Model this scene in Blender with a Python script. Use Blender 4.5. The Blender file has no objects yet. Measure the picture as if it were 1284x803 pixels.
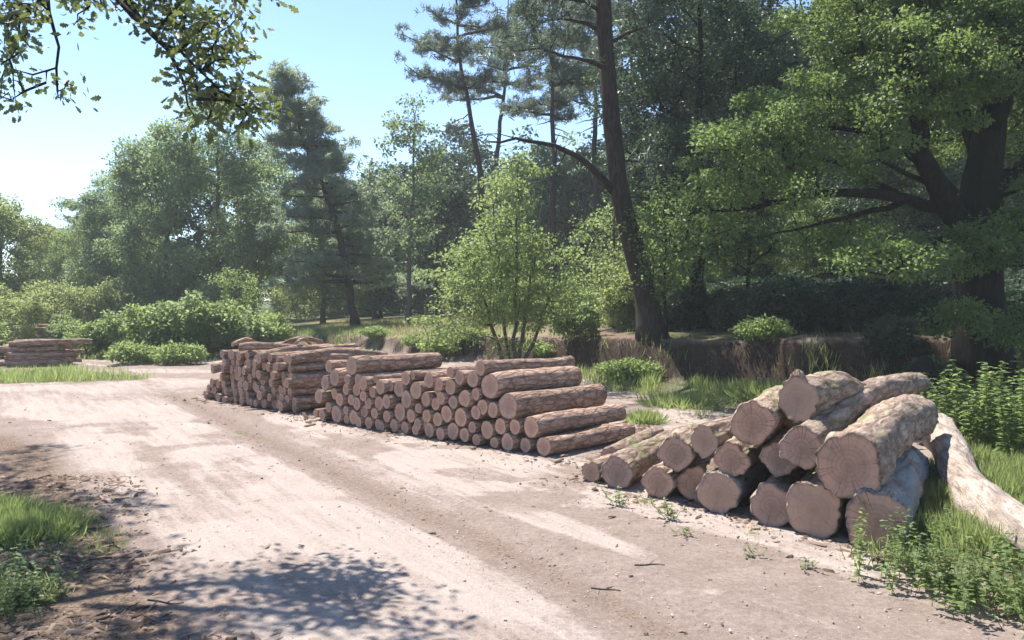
import bpy, math, random
import numpy as np
from mathutils import Vector, Matrix

SC = bpy.context.scene
COL = SC.collection
R = math.radians
F = 1008.0                      # focal length in pixels of a 1284 wide picture
CAMZ = 2.0
PITCH = math.atan(26.5 / F)
SUN_EL, SUN_AZ = 60.0, -39.0    # azimuth clockwise from +Y

# ------------------------------------------------------------------ helpers
def ray(px, py):
    u = (px - 642) / F; v = -(py - 401.5) / F
    c, s = math.cos(PITCH), math.sin(PITCH)
    return np.array([u, v * s + c, v * c - s])

def ground_at(px, py, z=0.0):
    d = ray(px, py); t = (z - CAMZ) / d[2]
    return np.array([d[0] * t, d[1] * t, z])

def at_dist(px, py, dist):
    d = ray(px, py); t = dist / d[1]
    return np.array([d[0] * t, dist, CAMZ + d[2] * t])

def on_plane(px, py, A, B):     # vertical plane through ground points A and B
    d = ray(px, py)
    n = np.array([B[1] - A[1], -(B[0] - A[0])])
    t = (n[0] * A[0] + n[1] * A[1]) / (n[0] * d[0] + n[1] * d[1])
    return np.array([d[0] * t, d[1] * t, CAMZ + d[2] * t])

def smooth(a, b, x):
    t = np.clip((np.asarray(x, float) - a) / (b - a), 0, 1)
    return t * t * (3 - 2 * t)

def _hash(ix, iy, seed):
    n = (ix.astype(np.int64) * 374761393 + iy.astype(np.int64) * 668265263 + seed * 974634777) & 0xffffffff
    n = ((n ^ (n >> 13)) * 1274126177) & 0xffffffff
    return ((n ^ (n >> 16)) & 0xffff) / 65535.0

def vnoise(x, y, seed=0):
    x = np.asarray(x, float); y = np.asarray(y, float)
    ix = np.floor(x); iy = np.floor(y); fx = x - ix; fy = y - iy
    fx = fx * fx * (3 - 2 * fx); fy = fy * fy * (3 - 2 * fy)
    a = _hash(ix, iy, seed); b = _hash(ix + 1, iy, seed)
    c = _hash(ix, iy + 1, seed); d = _hash(ix + 1, iy + 1, seed)
    return (a * (1 - fx) + b * fx) * (1 - fy) + (c * (1 - fx) + d * fx) * fy

def fbm(x, y, seed=0, oct=4):
    v = 0; a = 0.5; t = 0
    for k in range(oct):
        v = v + a * vnoise(x * 2 ** k, y * 2 ** k, seed + k * 17); t += a; a *= 0.5
    return v / t

def np_mesh(name, V, faces, mats, attr=None, col=None, shade=False, matidx=None):
    """faces: list of int arrays of shape (M,k)"""
    me = bpy.data.meshes.new(name)
    V = np.asarray(V, np.float32)
    me.vertices.add(len(V)); me.vertices.foreach_set('co', V.ravel())
    faces = [np.asarray(f, np.int32) for f in faces if len(f)]
    nl = sum(f.size for f in faces); nf = sum(len(f) for f in faces)
    me.loops.add(nl); me.polygons.add(nf)
    me.loops.foreach_set('vertex_index', np.concatenate([f.ravel() for f in faces]).astype(np.int32))
    tot = np.concatenate([np.full(len(f), f.shape[1], np.int32) for f in faces])
    st = np.concatenate([[0], np.cumsum(tot)[:-1]]).astype(np.int32)
    me.polygons.foreach_set('loop_start', st)
    me.polygons.foreach_set('loop_total', tot)
    if shade:
        me.polygons.foreach_set('use_smooth', np.ones(nf, bool))
    if matidx is not None:
        me.polygons.foreach_set('material_index', np.asarray(matidx, np.int32))
    for m in (mats if isinstance(mats, (list, tuple)) else [mats]):
        me.materials.append(m)
    if attr is not None:
        for k, a in attr.items():
            at = me.attributes.new(k, 'FLOAT', 'POINT'); at.data.foreach_set('value', np.asarray(a, np.float32))
    if col is not None:
        at = me.attributes.new('mask', 'FLOAT_COLOR', 'POINT'); at.data.foreach_set('color', np.asarray(col, np.float32).ravel())
    me.update(calc_edges=True); me.validate()
    return me

def link(name, me, parent=None, loc=None):
    o = bpy.data.objects.new(name, me); COL.objects.link(o)
    if parent: o.parent = parent
    if loc is not None: o.location = loc
    return o

def tag(o, label=None, cat=None, group=None, kind=None):
    if label: o['label'] = label
    if cat: o['category'] = cat
    if group: o['group'] = group
    if kind: o['kind'] = kind
    return o

def empty(name, loc, rz=0.0):
    o = bpy.data.objects.new(name, None); COL.objects.link(o)
    o.location = loc; o.rotation_euler = (0, 0, rz); o.empty_display_size = 0.2
    return o

def copy_thing(root):
    c = root.copy(); COL.objects.link(c)
    for ch in list(root.children):
        k = ch.copy(); COL.objects.link(k); k.parent = c
        for g in list(ch.children):
            q = g.copy(); COL.objects.link(q); q.parent = k
    return c

# ------------------------------------------------------------------ materials
class NT:
    def __init__(s, name):
        s.m = bpy.data.materials.new(name); s.m.use_nodes = True
        s.t = s.m.node_tree; s.t.nodes.clear()
        s.out = s.t.nodes.new('ShaderNodeOutputMaterial')
    def n(s, typ, **kw):
        nd = s.t.nodes.new('ShaderNode' + typ)
        for k, v in kw.items():
            if k[0] == 'i' and k[1:].isdigit(): nd.inputs[int(k[1:])].default_value = v
            elif k in nd.inputs.keys(): nd.inputs[k].default_value = v
            else: setattr(nd, k, v)
        return nd
    def l(s, a, b): s.t.links.new(a, b)
    def noise(s, vec, scale, detail=5, rough=0.6):
        n = s.n('TexNoise'); n.inputs['Scale'].default_value = scale
        n.inputs['Detail'].default_value = detail; n.inputs['Roughness'].default_value = rough
        if vec is not None: s.l(vec, n.inputs['Vector'])
        return n.outputs[0]
    def ramp(s, fac, stops):
        r = s.n('ValToRGB'); e = r.color_ramp.elements
        while len(e) < len(stops): e.new(0.5)
        for k, (p, c) in enumerate(stops):
            e[k].position = p
            e[k].color = (c, c, c, 1) if isinstance(c, (int, float)) else (*c, 1)
        s.l(fac, r.inputs[0]); return r.outputs[0]
    def mix(s, fac, a, b, mode='MIX'):
        m = s.n('Mix', data_type='RGBA', blend_type=mode)
        for sock, v in ((m.inputs[0], fac), (m.inputs[6], a), (m.inputs[7], b)):
            if hasattr(v, 'links'): s.l(v, sock)
            elif isinstance(v, (int, float)): sock.default_value = v
            else: sock.default_value = (*v, 1)
        return m.outputs[2]
    def math(s, op, a, b=0.0, clamp=False):
        m = s.n('Math', operation=op, use_clamp=clamp)
        for sock, v in ((m.inputs[0], a), (m.inputs[1], b)):
            if hasattr(v, 'links'): s.l(v, sock)
            else: sock.default_value = v
        return m.outputs[0]
    def mapping(s, vec, scale=(1, 1, 1), rot=(0, 0, 0)):
        m = s.n('Mapping'); m.inputs['Scale'].default_value = scale; m.inputs['Rotation'].default_value = rot
        s.l(vec, m.inputs[0]); return m.outputs[0]
    def coord(s, which='Object'):
        return s.n('TexCoord').outputs[which]
    def bump(s, h, strength=0.4, dist=0.02):
        b = s.n('Bump'); b.inputs['Strength'].default_value = strength; b.inputs['Distance'].default_value = dist
        s.l(h, b.inputs['Height']); return b.outputs[0]
    def bsdf(s, col, rough=0.9, normal=None, spec=0.15):
        p = s.n('BsdfPrincipled')
        if hasattr(col, 'links'): s.l(col, p.inputs['Base Color'])
        else: p.inputs['Base Color'].default_value = (*col, 1)
        p.inputs['Roughness'].default_value = rough
        p.inputs['Specular IOR Level'].default_value = spec
        if normal is not None: s.l(normal, p.inputs['Normal'])
        return p.outputs[0]
    def done(s, sh):
        s.l(sh, s.out.inputs['Surface']); return s.m

def leaf_material(name, dark, light, trans, tfac=0.42, gloss=0.3):
    t = NT(name)
    a = t.n('Attribute', attribute_name='rnd').outputs['Fac']
    oi = t.n('ObjectInfo').outputs['Random']
    f = t.math('ADD', t.math('MULTIPLY', a, 0.75), t.math('MULTIPLY', oi, 0.25))
    c = t.ramp(f, [(0.0, dark), (1.0, light)])
    p = t.n('BsdfPrincipled'); t.l(c, p.inputs['Base Color'])
    p.inputs['Roughness'].default_value = 0.48; p.inputs['Specular IOR Level'].default_value = gloss
    tr = t.n('BsdfTranslucent')
    t.l(t.mix(0.65, c, trans), tr.inputs[0])
    m = t.n('MixShader'); m.inputs[0].default_value = tfac
    t.l(p.outputs[0], m.inputs[1]); t.l(tr.outputs[0], m.inputs[2])
    return t.done(m.outputs[0])

def bark_material(name, c0, c1, moss=None, sc=(9, 9, 1.6)):
    t = NT(name); o = t.coord()
    n1 = t.noise(t.mapping(o, sc), 2.2, 7, 0.7)
    n2 = t.noise(o, 1.3, 3)
    c = t.ramp(n1, [(0.3, tuple(0.45 * v for v in c0)), (0.5, c0), (0.72, c1)])
    if moss:
        g = t.ramp(n2, [(0.5, 0.0), (0.66, 1.0)])
        c = t.mix(g, c, moss)
    return t.done(t.bsdf(c, 0.95, t.bump(n1, 0.8, 0.05)))

def log_bark(name, c_deep, c_mid, c_pale, moss=0.0, mosscol=(0.17, 0.20, 0.07), grey=None, plate=9.0):
    t = NT(name); o = t.coord(); oi = t.n('ObjectInfo').outputs['Random']
    vec = t.mapping(o, (0.35, 1, 1))
    w = t.noise(vec, 6, 4); add = t.n('VectorMath', operation='ADD'); t.l(vec, add.inputs[0])
    sub = t.n('VectorMath', operation='SCALE'); sub.inputs['Scale'].default_value = 0.06
    cn = t.n('TexNoise'); cn.inputs['Scale'].default_value = 9; t.l(vec, cn.inputs['Vector'])
    t.l(cn.outputs[1], sub.inputs[0]); t.l(sub.outputs[0], add.inputs[1])
    v = t.n('TexVoronoi', feature='DISTANCE_TO_EDGE'); v.inputs['Scale'].default_value = plate; t.l(add.outputs[0], v.inputs['Vector'])
    crack = t.ramp(v.outputs[0], [(0.0, 0.0), (0.16, 1.0)])
    n2 = t.noise(t.mapping(o, (0.5, 1, 1)), 11, 8, 0.7)
    n3 = t.noise(t.mapping(o, (0.7, 1, 1)), 2.4, 4)
    fis = t.noise(t.mapping(o, (0.16, 1, 1)), 26, 6, 0.7)
    fine = t.noise(o, 55, 6, 0.75)
    c = t.ramp(n2, [(0.26, c_deep), (0.5, c_mid), (0.74, c_pale)])
    c = t.mix(t.math('MULTIPLY', t.math('SUBTRACT', 1.0, crack), 0.6), c, tuple(0.5 * q for q in c_deep))
    c = t.mix(t.ramp(n3, [(0.42, 0.0), (0.8, 0.45)]), c, c_deep)
    c = t.mix(t.ramp(fis, [(0.36, 0.75), (0.5, 0.0)]), c, tuple(0.45 * q for q in c_deep))
    c = t.mix(0.45, c, t.ramp(fine, [(0.35, 0.2), (0.65, 0.8)]), 'OVERLAY')
    if grey:
        n5 = t.noise(o, 1.7, 3); c = t.mix(t.ramp(n5, [(0.5, 0.0), (0.62, 0.75)]), c, grey)
    if moss:
        n4 = t.noise(o, 2.6, 6, 0.65)
        z = t.n('SeparateXYZ'); t.l(t.n('NewGeometry').outputs['Normal'], z.inputs[0])
        up = t.ramp(z.outputs[2], [(0.2, 0.0), (0.8, 1.0)])   # moss grows on the upper side
        mk = t.math('MULTIPLY', t.ramp(n4, [(0.66 - 0.1 * moss, 0.0), (0.74 - 0.1 * moss, 0.65)]), up)
        c = t.mix(mk, c, mosscol)
    hsv = t.n('HueSaturation'); t.l(c, hsv.inputs['Color'])
    t.l(t.math('ADD', 1.0, t.math('MULTIPLY', oi, 0.36)), hsv.inputs['Value'])
    h = t.math('ADD', t.math('MULTIPLY', crack, 0.5), t.math('ADD', t.math('MULTIPLY', fis, 1.2), t.math('MULTIPLY', fine, 0.5)))
    return t.done(t.bsdf(hsv.outputs[0], 0.9, t.bump(h, 1.0, 0.026)))

def cut_wood(name, c0, c1, grey, rings=28.0):
    t = NT(name); o = t.coord(); oi = t.n('ObjectInfo').outputs['Random']
    loc = t.mapping(o, (0.0, 1, 1))
    nz = t.n('TexNoise'); nz.inputs['Scale'].default_value = 7; t.l(loc, nz.inputs['Vector'])
    ln = t.n('VectorMath', operation='LENGTH'); t.l(loc, ln.inputs[0])
    rad = t.math('ADD', ln.outputs['Value'], t.math('MULTIPLY', nz.outputs[0], 0.03))
    wv = t.math('SINE', t.math('MULTIPLY', rad, rings * 6.283))
    ring = t.math('ADD', t.math('MULTIPLY', wv, 0.26), 0.5)
    n2 = t.noise(t.mapping(o, (1, 1, 0.25)), 30, 5, 0.7)         # saw marks
    n3 = t.noise(o, 5, 5, 0.6)
    c = t.mix(ring, c0, c1)
    c = t.mix(t.ramp(n3, [(0.38, 0.0), (0.7, 0.8)]), c, grey)
    c = t.mix(t.math('MULTIPLY', n2, 0.35), c, tuple(0.5 * q for q in c0))
    eg = t.n('Attribute', attribute_name='edge').outputs['Fac']
    en = t.math('ADD', eg, t.math('MULTIPLY', t.math('SUBTRACT', t.noise(o, 14, 4), 0.5), 0.25))
    c = t.mix(t.ramp(en, [(0.58, 0.0), (0.76, 0.3), (0.9, 0.28), (0.98, 0.0)]), c, tuple(min(.6, 1.3 * q) for q in c1))   # pale sapwood
    c = t.mix(t.ramp(en, [(0.96, 0.0), (1.04, 0.35)]), c, tuple(0.3 * q for q in c0))                                     # dark line under the bark
    st = t.noise(t.mapping(o, (1, 1, .45)), 6.5, 6, .7)
    c = t.mix(t.ramp(st, [(0.56, 0.0), (0.74, 0.6)]), c, (0.10, 0.075, 0.06))                                            # weather stains
    nv = t.n('VectorMath', operation='NORMALIZE'); t.l(loc, nv.inputs[0])
    offv = t.n('VectorMath', operation='ADD'); t.l(nv.outputs[0], offv.inputs[0])
    cmb = t.n('CombineXYZ'); t.l(t.math('MULTIPLY', oi, 40.0), cmb.inputs[0]); t.l(cmb.outputs[0], offv.inputs[1])
    crk = t.noise(offv.outputs[0], 3.2, 3, .6)                                                                            # drying cracks run out from the heart
    ck = t.ramp(t.math('ADD', crk, t.math('MULTIPLY', t.math('SUBTRACT', t.noise(o, 20, 3), .5), .05)), [(0.485, 0.0), (0.5, 0.65), (0.515, 0.0)])
    c = t.mix(t.math('MULTIPLY', ck, t.ramp(eg, [(0.15, 0.0), (0.5, 1.0)])), c, tuple(0.25 * q for q in c0))
    c = t.mix(t.ramp(oi, [(0.62, 0.0), (0.8, 0.55)]), c, (0.23, 0.175, 0.14))                                            # some ends have weathered grey
    heart = t.ramp(rad, [(0.02, 0.45), (0.09, 0.0)])
    c = t.mix(heart, c, tuple(0.6 * q for q in c0))
    hsv = t.n('HueSaturation'); t.l(c, hsv.inputs['Color'])
    t.l(t.math('ADD', 0.94, t.math('MULTIPLY', oi, 0.5)), hsv.inputs['Value'])
    t.l(t.math('ADD', 0.74, t.math('MULTIPLY', oi, 0.3)), hsv.inputs['Saturation'])
    return t.done(t.bsdf(hsv.outputs[0], 0.85, t.bump(t.math('ADD', n2, ring), 0.35, 0.006)))

M = {}
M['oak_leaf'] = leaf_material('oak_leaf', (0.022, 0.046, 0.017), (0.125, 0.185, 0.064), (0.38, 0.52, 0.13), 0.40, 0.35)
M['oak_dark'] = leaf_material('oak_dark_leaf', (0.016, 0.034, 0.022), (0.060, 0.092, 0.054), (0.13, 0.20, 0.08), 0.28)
M['near_oak_leaf'] = leaf_material('hanging_oak_leaf', (0.030, 0.052, 0.034), (0.085, 0.118, 0.062), (0.36, 0.42, 0.08), 0.30)
M['leaf_mid'] = leaf_material('mid_green_leaf', (0.052, 0.090, 0.054), (0.165, 0.212, 0.120), (0.42, 0.55, 0.22), 0.48)
M['leaf_light'] = leaf_material('light_green_leaf', (0.062, 0.102, 0.040), (0.195, 0.245, 0.100), (0.46, 0.58, 0.18), 0.48)
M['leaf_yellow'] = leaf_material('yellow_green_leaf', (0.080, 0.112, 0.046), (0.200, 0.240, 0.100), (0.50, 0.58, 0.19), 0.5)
M['needle'] = leaf_material('pine_needle', (0.036, 0.056, 0.048), (0.110, 0.135, 0.104), (0.24, 0.31, 0.19), 0.4)
M['needle_soft'] = leaf_material('soft_pine_needle', (0.090, 0.125, 0.100), (0.210, 0.250, 0.185), (0.46, 0.56, 0.34), 0.5)
M['bush_leaf'] = leaf_material('bush_leaf', (0.055, 0.090, 0.038), (0.180, 0.230, 0.110), (0.48, 0.60, 0.21), 0.5)
M['weed_leaf'] = leaf_material('weed_leaf', (0.064, 0.106, 0.036), (0.190, 0.245, 0.095), (0.46, 0.58, 0.18), 0.48)
M['grass_blade'] = leaf_material('grass_blade', (0.100, 0.145, 0.045), (0.260, 0.290, 0.125), (0.50, 0.60, 0.20), 0.48)
M['dry_grass'] = leaf_material('dry_grass_blade', (0.13, 0.145, 0.05), (0.33, 0.31, 0.17), (0.46, 0.46, 0.21), 0.42)
M['pine_bark'] = bark_material('pine_bark', (0.042, 0.032, 0.027), (0.090, 0.070, 0.058))
M['oak_bark'] = bark_material('oak_bark', (0.014, 0.012, 0.010), (0.034, 0.029, 0.024), (0.016, 0.02, 0.009))
M['grey_bark'] = bark_material('grey_bark', (0.10, 0.085, 0.07), (0.19, 0.165, 0.14))
M['stack_bark'] = log_bark('stack_log_bark', (0.205, 0.125, 0.090), (0.36, 0.245, 0.185), (0.58, 0.465, 0.385), plate=12)
M['big_bark'] = log_bark('big_log_bark', (0.18, 0.122, 0.090), (0.34, 0.255, 0.20), (0.54, 0.45, 0.375), moss=1.0, plate=6)
M['grey_log'] = log_bark('grey_log_bark', (0.16, 0.125, 0.10), (0.30, 0.26, 0.23), (0.42, 0.37, 0.33), grey=(0.22, 0.24, 0.25), plate=5)
M['pale_log'] = log_bark('pale_log_bark', (0.29, 0.225, 0.18), (0.42, 0.35, 0.30), (0.50, 0.43, 0.375), plate=3)
M['cut'] = cut_wood('cut_pine', (0.36, 0.186, 0.128), (0.46, 0.268, 0.192), (0.33, 0.205, 0.150), 55)
M['cut_big'] = cut_wood('cut_pine_weathered', (0.295, 0.158, 0.108), (0.39, 0.228, 0.162), (0.24, 0.155, 0.110), 26)

# ------------------------------------------------------------------ terrain
BX = np.array([-300, -40, -14, -6.7, 1.2, 3.6, 5.7, 9, 14, 30, 300.])
BY = np.array([80, 60, 41, 30.5, 22, 18.4, 16.4, 14.8, 13.6, 11.5, 10.])
def bank_y(x): return np.interp(x, BX, BY)
def bank_h(x):
    return np.clip(0.88 + 0.040 * x, 0.55, 1.2) * (0.25 + 0.75 * smooth(-16, -8, x))
def height(x, y):
    x = np.asarray(x, float); y = np.asarray(y, float)
    by = bank_y(x) + 0.9 * (fbm(x * 0.5, y * 0.2, 5, 3) - 0.5) + 0.7 * (fbm(x * 1.7, y * 1.2, 6, 4) - 0.5)
    e = (y - by) * 0.8
    wid = 0.55 + 2.2 * (1 - smooth(-14, -7, x))
    step = smooth(-wid, wid * 0.35, e)
    z = bank_h(x) * step
    z = z + step * (0.25 * (fbm(x * 0.25, y * 0.25, 8) - 0.5) + 0.10 * (fbm(x * 1.6, y * 1.6, 12, 4) - 0.5) + 0.012 * np.clip(y - by, 0, 60))
    foot = np.exp(-((e + 0.9) / 0.8) ** 2) * 0.12
    z = z + foot * smooth(-8, -2, x)
    # gentle grass rise on the right, shallow wheel ruts on the track
    g = grass_mask(x, y)
    z = z + 0.10 * g * (1 - step)
    s = 0.83 * x + 0.56 * y
    near = (y > -5) & (y < 30)
    z = z - 0.035 * np.exp(-((s - 3.5) / 0.28) ** 2) * near + 0.02 * np.exp(-((s - 4.0) / 0.25) ** 2) * near
    z = z + 0.035 * (fbm(x * 0.8, y * 0.8, 2) - 0.5) * (1 - 0.5 * smooth(1.2, 1.6, s) * (1 - smooth(3.0, 3.3, s)))
    z = z + 0.018 * (fbm(x * 5, y * 5, 3, 3) - 0.5)
    return z

def grass_mask(x, y):
    n = fbm(x * 0.9, y * 0.9, 21, 4) - 0.5
    s = 0.83 * x + 0.56 * y
    a = smooth(-0.35, 0.5, x - (2.75 + 0.62 * (y - 6.0)) + 1.3 * n) * smooth(5.35, 5.75, s + 0.8 * n) * (1 - smooth(60, 70, x))
    return a

def ell(x, y, cx, cy, rx, ry, n=0.0):
    return 1 - smooth(0.55, 1.15, np.sqrt(((x - cx) / rx) ** 2 + ((y - cy) / ry) ** 2) + n)

def left_grass(x, y):
    n = 0.9 * (fbm(x * 1.1, y * 1.1, 31, 4) - 0.5)
    a = ell(x, y, -5.1, 7.35, 0.95, 0.5, n)
    a = np.maximum(a, ell(x, y, -3.75, 5.2, 0.72, 0.5, n))
    a = np.maximum(a, 0.55 * ell(x, y, -3.35, 6.5, 0.35, 0.3, n))
    a = np.maximum(a, 0.9 * smooth(-6.2, -7.2, x + 2 * n) * (1 - smooth(9, 12, y)))
    return a
def far_grass(x, y):
    n = 0.8 * (fbm(x * 0.8, y * 0.8, 41, 4) - 0.5)
    a = ell(x, y, -12.0, 20.4, 2.9, 1.7, n)
    a = np.maximum(a, 0.9 * smooth(0.0, 3.5, y - 25.5 + 3 * n + 0.2 * (x + 12)) * smooth(-5.0, -7.0, x))
    return a
def bank_grass(x, y):
    n = 0.9 * (fbm(x * 0.9, y * 0.9, 51, 4) - 0.5)
    d = y - bank_y(x)
    return smooth(-3.6, -1.6, d + 2.6 * n) * (1 - smooth(-0.7, -0.2, d)) * smooth(1.0, 2.8, x + n)
def terrace_grass(x, y):
    n = 0.9 * (fbm(x * 0.5, y * 0.5, 61, 4) - 0.5)
    d = y - bank_y(x)
    return smooth(0.1, 0.5, d) * (1 - smooth(5 + 6 * (x < 0), 12 + 8 * (x < 0), d + 5 * n)) * smooth(-15, -10, x) * (1 - .96 * smooth(-.5, 2.5, x + 2 * n))

def axis(dense_lo, dense_hi, step, lo, hi, g):
    a = list(np.arange(dense_lo, dense_hi + 1e-6, step))
    v, st = a[-1], step
    while v < hi: st *= g; v += st; a.append(v)
    v, st = a[0], step; b = []
    while v > lo: st *= g; v -= st; b.append(v)
    return np.array(b[::-1] + a)
gx = axis(-6, 6.5, 0.055, -420, 420, 1.028)
gy = axis(3.0, 9.0, 0.045, -150, 600, 1.019)
GX, GY = np.meshgrid(gx, gy)
GZ = height(GX, GY)
nx, ny = len(gx), len(gy)
idx = np.arange(nx * ny).reshape(ny, nx)
quads = np.stack([idx[:-1, :-1], idx[:-1, 1:], idx[1:, 1:], idx[1:, :-1]], -1).reshape(-1, 4)

S = 0.83 * GX + 0.56 * GY; T = 0.56 * GX - 0.83 * GY
wv = 0.45 * (fbm(GX * 0.9, GY * 0.9, 71) - 0.5) + 0.5 * (fbm(S * 1.2, T * 0.25, 72) - 0.5)
streak = fbm(S * 2.6, T * 0.42, 73, 5)
patch = fbm(GX * 0.7, GY * 0.7, 74, 5)
Sw = S + wv
slo = 1.35 - 0.11 * np.clip(GY - 7, 0, 20)
pale = smooth(slo - 0.35, slo + 0.35, Sw) * (1 - smooth(3.05, 3.30, S + 0.35 * wv)) * (0.92 + 0.3 * smooth(0.35, 0.6, streak))
pale = pale * (1 - 0.75 * np.exp(-((S + 0.6 * wv - 2.1) / 0.22) ** 2) * smooth(0.5, 0.62, patch))
pale = np.maximum(pale, smooth(3.7, 4.2, Sw) * smooth(0.44, 0.60, 0.6 * streak + 0.4 * patch) * 0.92)
pale = pale * (1 - (0.5 + .35 * smooth(8, 11, GY)) * smooth(0.53, 0.63, fbm(GX * 0.5 + 9, GY * 0.75, 77, 5)))
pale = np.maximum(pale, .95 * smooth(3.9, 4.3, Sw) * (1 - smooth(13, 15, GY)) * smooth(0.50, 0.58, fbm(GX * .8 + 3, GY * 1.3, 79, 5)))
far = smooth(13, 20, GY)
pale = pale * (1 - far) + far * smooth(0.42, 0.62, fbm(GX * 0.35, GY * 0.9, 78, 4)) * 0.75
dist_b = GY - bank_y(GX)
pale *= 1 - .8 * np.exp(-((S + .5 * wv - 1.9) / .17) ** 2) * smooth(.42, .58, fbm(T * .5, S * .5, 80, 3)) * (GY < 16)
pale *= 1 - smooth(-1.5, -0.4, dist_b)
gm = np.clip(.62 * smooth(.1, 1.2, dist_b) * smooth(1, 4, GX) + grass_mask(GX, GY) + left_grass(GX, GY) + far_grass(GX, GY) + 0.8 * bank_grass(GX, GY), 0, 1)
tg = terrace_grass(GX, GY)
lit = np.maximum(0.5 * np.exp(-((S + 0.25 * wv - 3.52) / 0.27) ** 2) * (GY < 26) * (GY > -5), np.maximum((1 - smooth(slo - 0.7, slo + 0.1, Sw)) * (1 - smooth(10, 14, GY)), smooth(-0.3, 0.3, dist_b) * (1 - tg)))
mask = np.stack([np.clip(pale, 0, 1), np.clip(lit, 0, 1), np.clip(gm, 0, 1), np.clip(tg, 0, 1)], -1)

t = NT('track_soil')
at = t.n('Attribute', attribute_name='mask'); sp = t.n('SeparateColor'); t.l(at.outputs['Color'], sp.inputs[0])
o = t.coord()
fine = t.noise(o, 22, 8, 0.7); mid = t.noise(o, 3.2, 7, 0.65); grit = t.noise(o, 90, 4, 0.7)
rotm = t.mapping(t.mapping(o, rot=(0, 0, R(56))), (0.35, 3.2, 1)); strk = t.noise(rotm, 2.2, 7, 0.65)
brown = t.ramp(t.math('ADD', t.math('MULTIPLY', fine, 0.6), t.math('MULTIPLY', mid, 0.4)),
               [(0.32, (0.150, 0.112, 0.092)), (0.5, (0.228, 0.177, 0.152)), (0.66, (0.30, 0.242, 0.212))])
palec = t.ramp(t.math('ADD', t.math('MULTIPLY', fine, 0.45), t.math('MULTIPLY', strk, 0.55)),
               [(0.3, (0.235, 0.187, 0.158)), (0.45, (0.325, 0.268, 0.236)), (0.65, (0.39, 0.330, 0.296))])
pm = t.math('ADD', sp.outputs[0], t.math('MULTIPLY', t.math('SUBTRACT', strk, 0.5), 1.5))
pm = t.math('ADD', pm, t.math('MULTIPLY', t.math('SUBTRACT', fine, 0.5), 0.8))
pm = t.ramp(pm, [(0.2, 0.0), (0.85, 1.0)])
c = t.mix(pm, brown, palec)
litc = t.ramp(t.noise(o, 34, 8, 0.75), [(0.34, (0.055, 0.038, 0.026)), (0.5, (0.15, 0.105, 0.078)), (0.66, (0.29, 0.225, 0.175))])
lm = t.ramp(t.math('ADD', sp.outputs[1], t.math('MULTIPLY', t.math('SUBTRACT', mid, 0.5), 1.0)), [(0.3, 0.0), (0.7, 1.0)])
c = t.mix(lm, c, litc)
grc = t.ramp(fine, [(0.3, (0.035, 0.045, 0.018)), (0.6, (0.095, 0.105, 0.042))])
gmx = t.ramp(t.math('ADD', sp.outputs[2], t.math('MULTIPLY', t.math('SUBTRACT', mid, 0.5), 0.9)), [(0.35, 0.0), (0.65, 0.85)])
c = t.mix(gmx, c, grc)
dgc = t.ramp(fine, [(0.3, (0.12, 0.11, 0.05)), (0.6, (0.24, 0.215, 0.115))])
tm = t.ramp(t.math('ADD', at.outputs['Alpha'], t.math('MULTIPLY', t.math('SUBTRACT', mid, 0.5), 0.9)), [(0.35, 0.0), (0.65, 1.0)])
c = t.mix(tm, c, dgc)
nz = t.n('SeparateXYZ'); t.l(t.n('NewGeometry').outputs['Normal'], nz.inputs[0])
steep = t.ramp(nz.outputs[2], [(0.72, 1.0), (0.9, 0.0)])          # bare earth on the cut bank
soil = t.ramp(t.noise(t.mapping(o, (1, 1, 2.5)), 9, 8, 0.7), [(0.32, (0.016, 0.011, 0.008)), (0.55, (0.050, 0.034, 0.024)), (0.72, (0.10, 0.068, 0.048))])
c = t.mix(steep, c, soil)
c = t.mix(0.30, c, t.ramp(grit, [(0.35, 0.12), (0.62, 0.62)]), 'OVERLAY')
hgt = t.math('ADD', t.math('MULTIPLY', fine, 0.7), t.math('MULTIPLY', grit, 0.35))
t.done(t.bsdf(c, 0.95, t.bump(hgt, 0.75, 0.03), 0.1)); M['soil'] = t.m
g = link('ground', np_mesh('ground', np.stack([GX, GY, GZ], -1).reshape(-1, 3), [quads], M['soil'], col=mask.reshape(-1, 4), shade=True))
tag(g, kind='structure')

# ------------------------------------------------------------------ leaves, tubes, trees
LEAF = {   # 2-d outline (x along the leaf, y across), and how far it folds
    'diamond': (np.array([[0, 0], [0.45, 0.34], [1, 0], [0.45, -0.34]]), [[0, 1, 2, 3]], 0.18),
    'blade': (np.array([[0, 0.05], [0.55, 0.06], [1, 0], [0.55, -0.06], [0, -0.05]]), [[0, 1, 2, 3, 4]], 0.0),
    'grass': (np.array([[0, 0.022], [0.5, 0.024], [1, 0], [0.5, -0.024], [0, -0.022]]), [[0, 1, 2, 3, 4]], 0.0),
    'needle': (np.array([[0, 0.035], [1, 0.0], [0, -0.035]]), [[0, 1, 2]], 0.0),
    'ovate': (np.array([[0, 0], [0.25, 0.26], [0.6, 0.24], [1, 0], [0.6, -0.24], [0.25, -0.26]]), [[0, 1, 2, 3], [0, 3, 4, 5]], 0.22),
    'oak': (np.array([[0, 0], [0.18, .10], [.28, .22], [.36, .13], [.50, .32], [.60, .18], [.76, .30], [.84, .16], [1, .07],
                      [1, -.07], [.84, -.16], [.76, -.30], [.60, -.18], [.50, -.32], [.36, -.13], [.28, -.22], [.18, -.10], [.6, 0]]),
            [[0, 1, 2, 3, 17], [17, 3, 4, 5], [17, 5, 6, 7, 8], [17, 8, 9], [17, 9, 10, 11, 12], [17, 12, 13, 14], [17, 14, 15, 16, 0]], 0.15),
}
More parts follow.
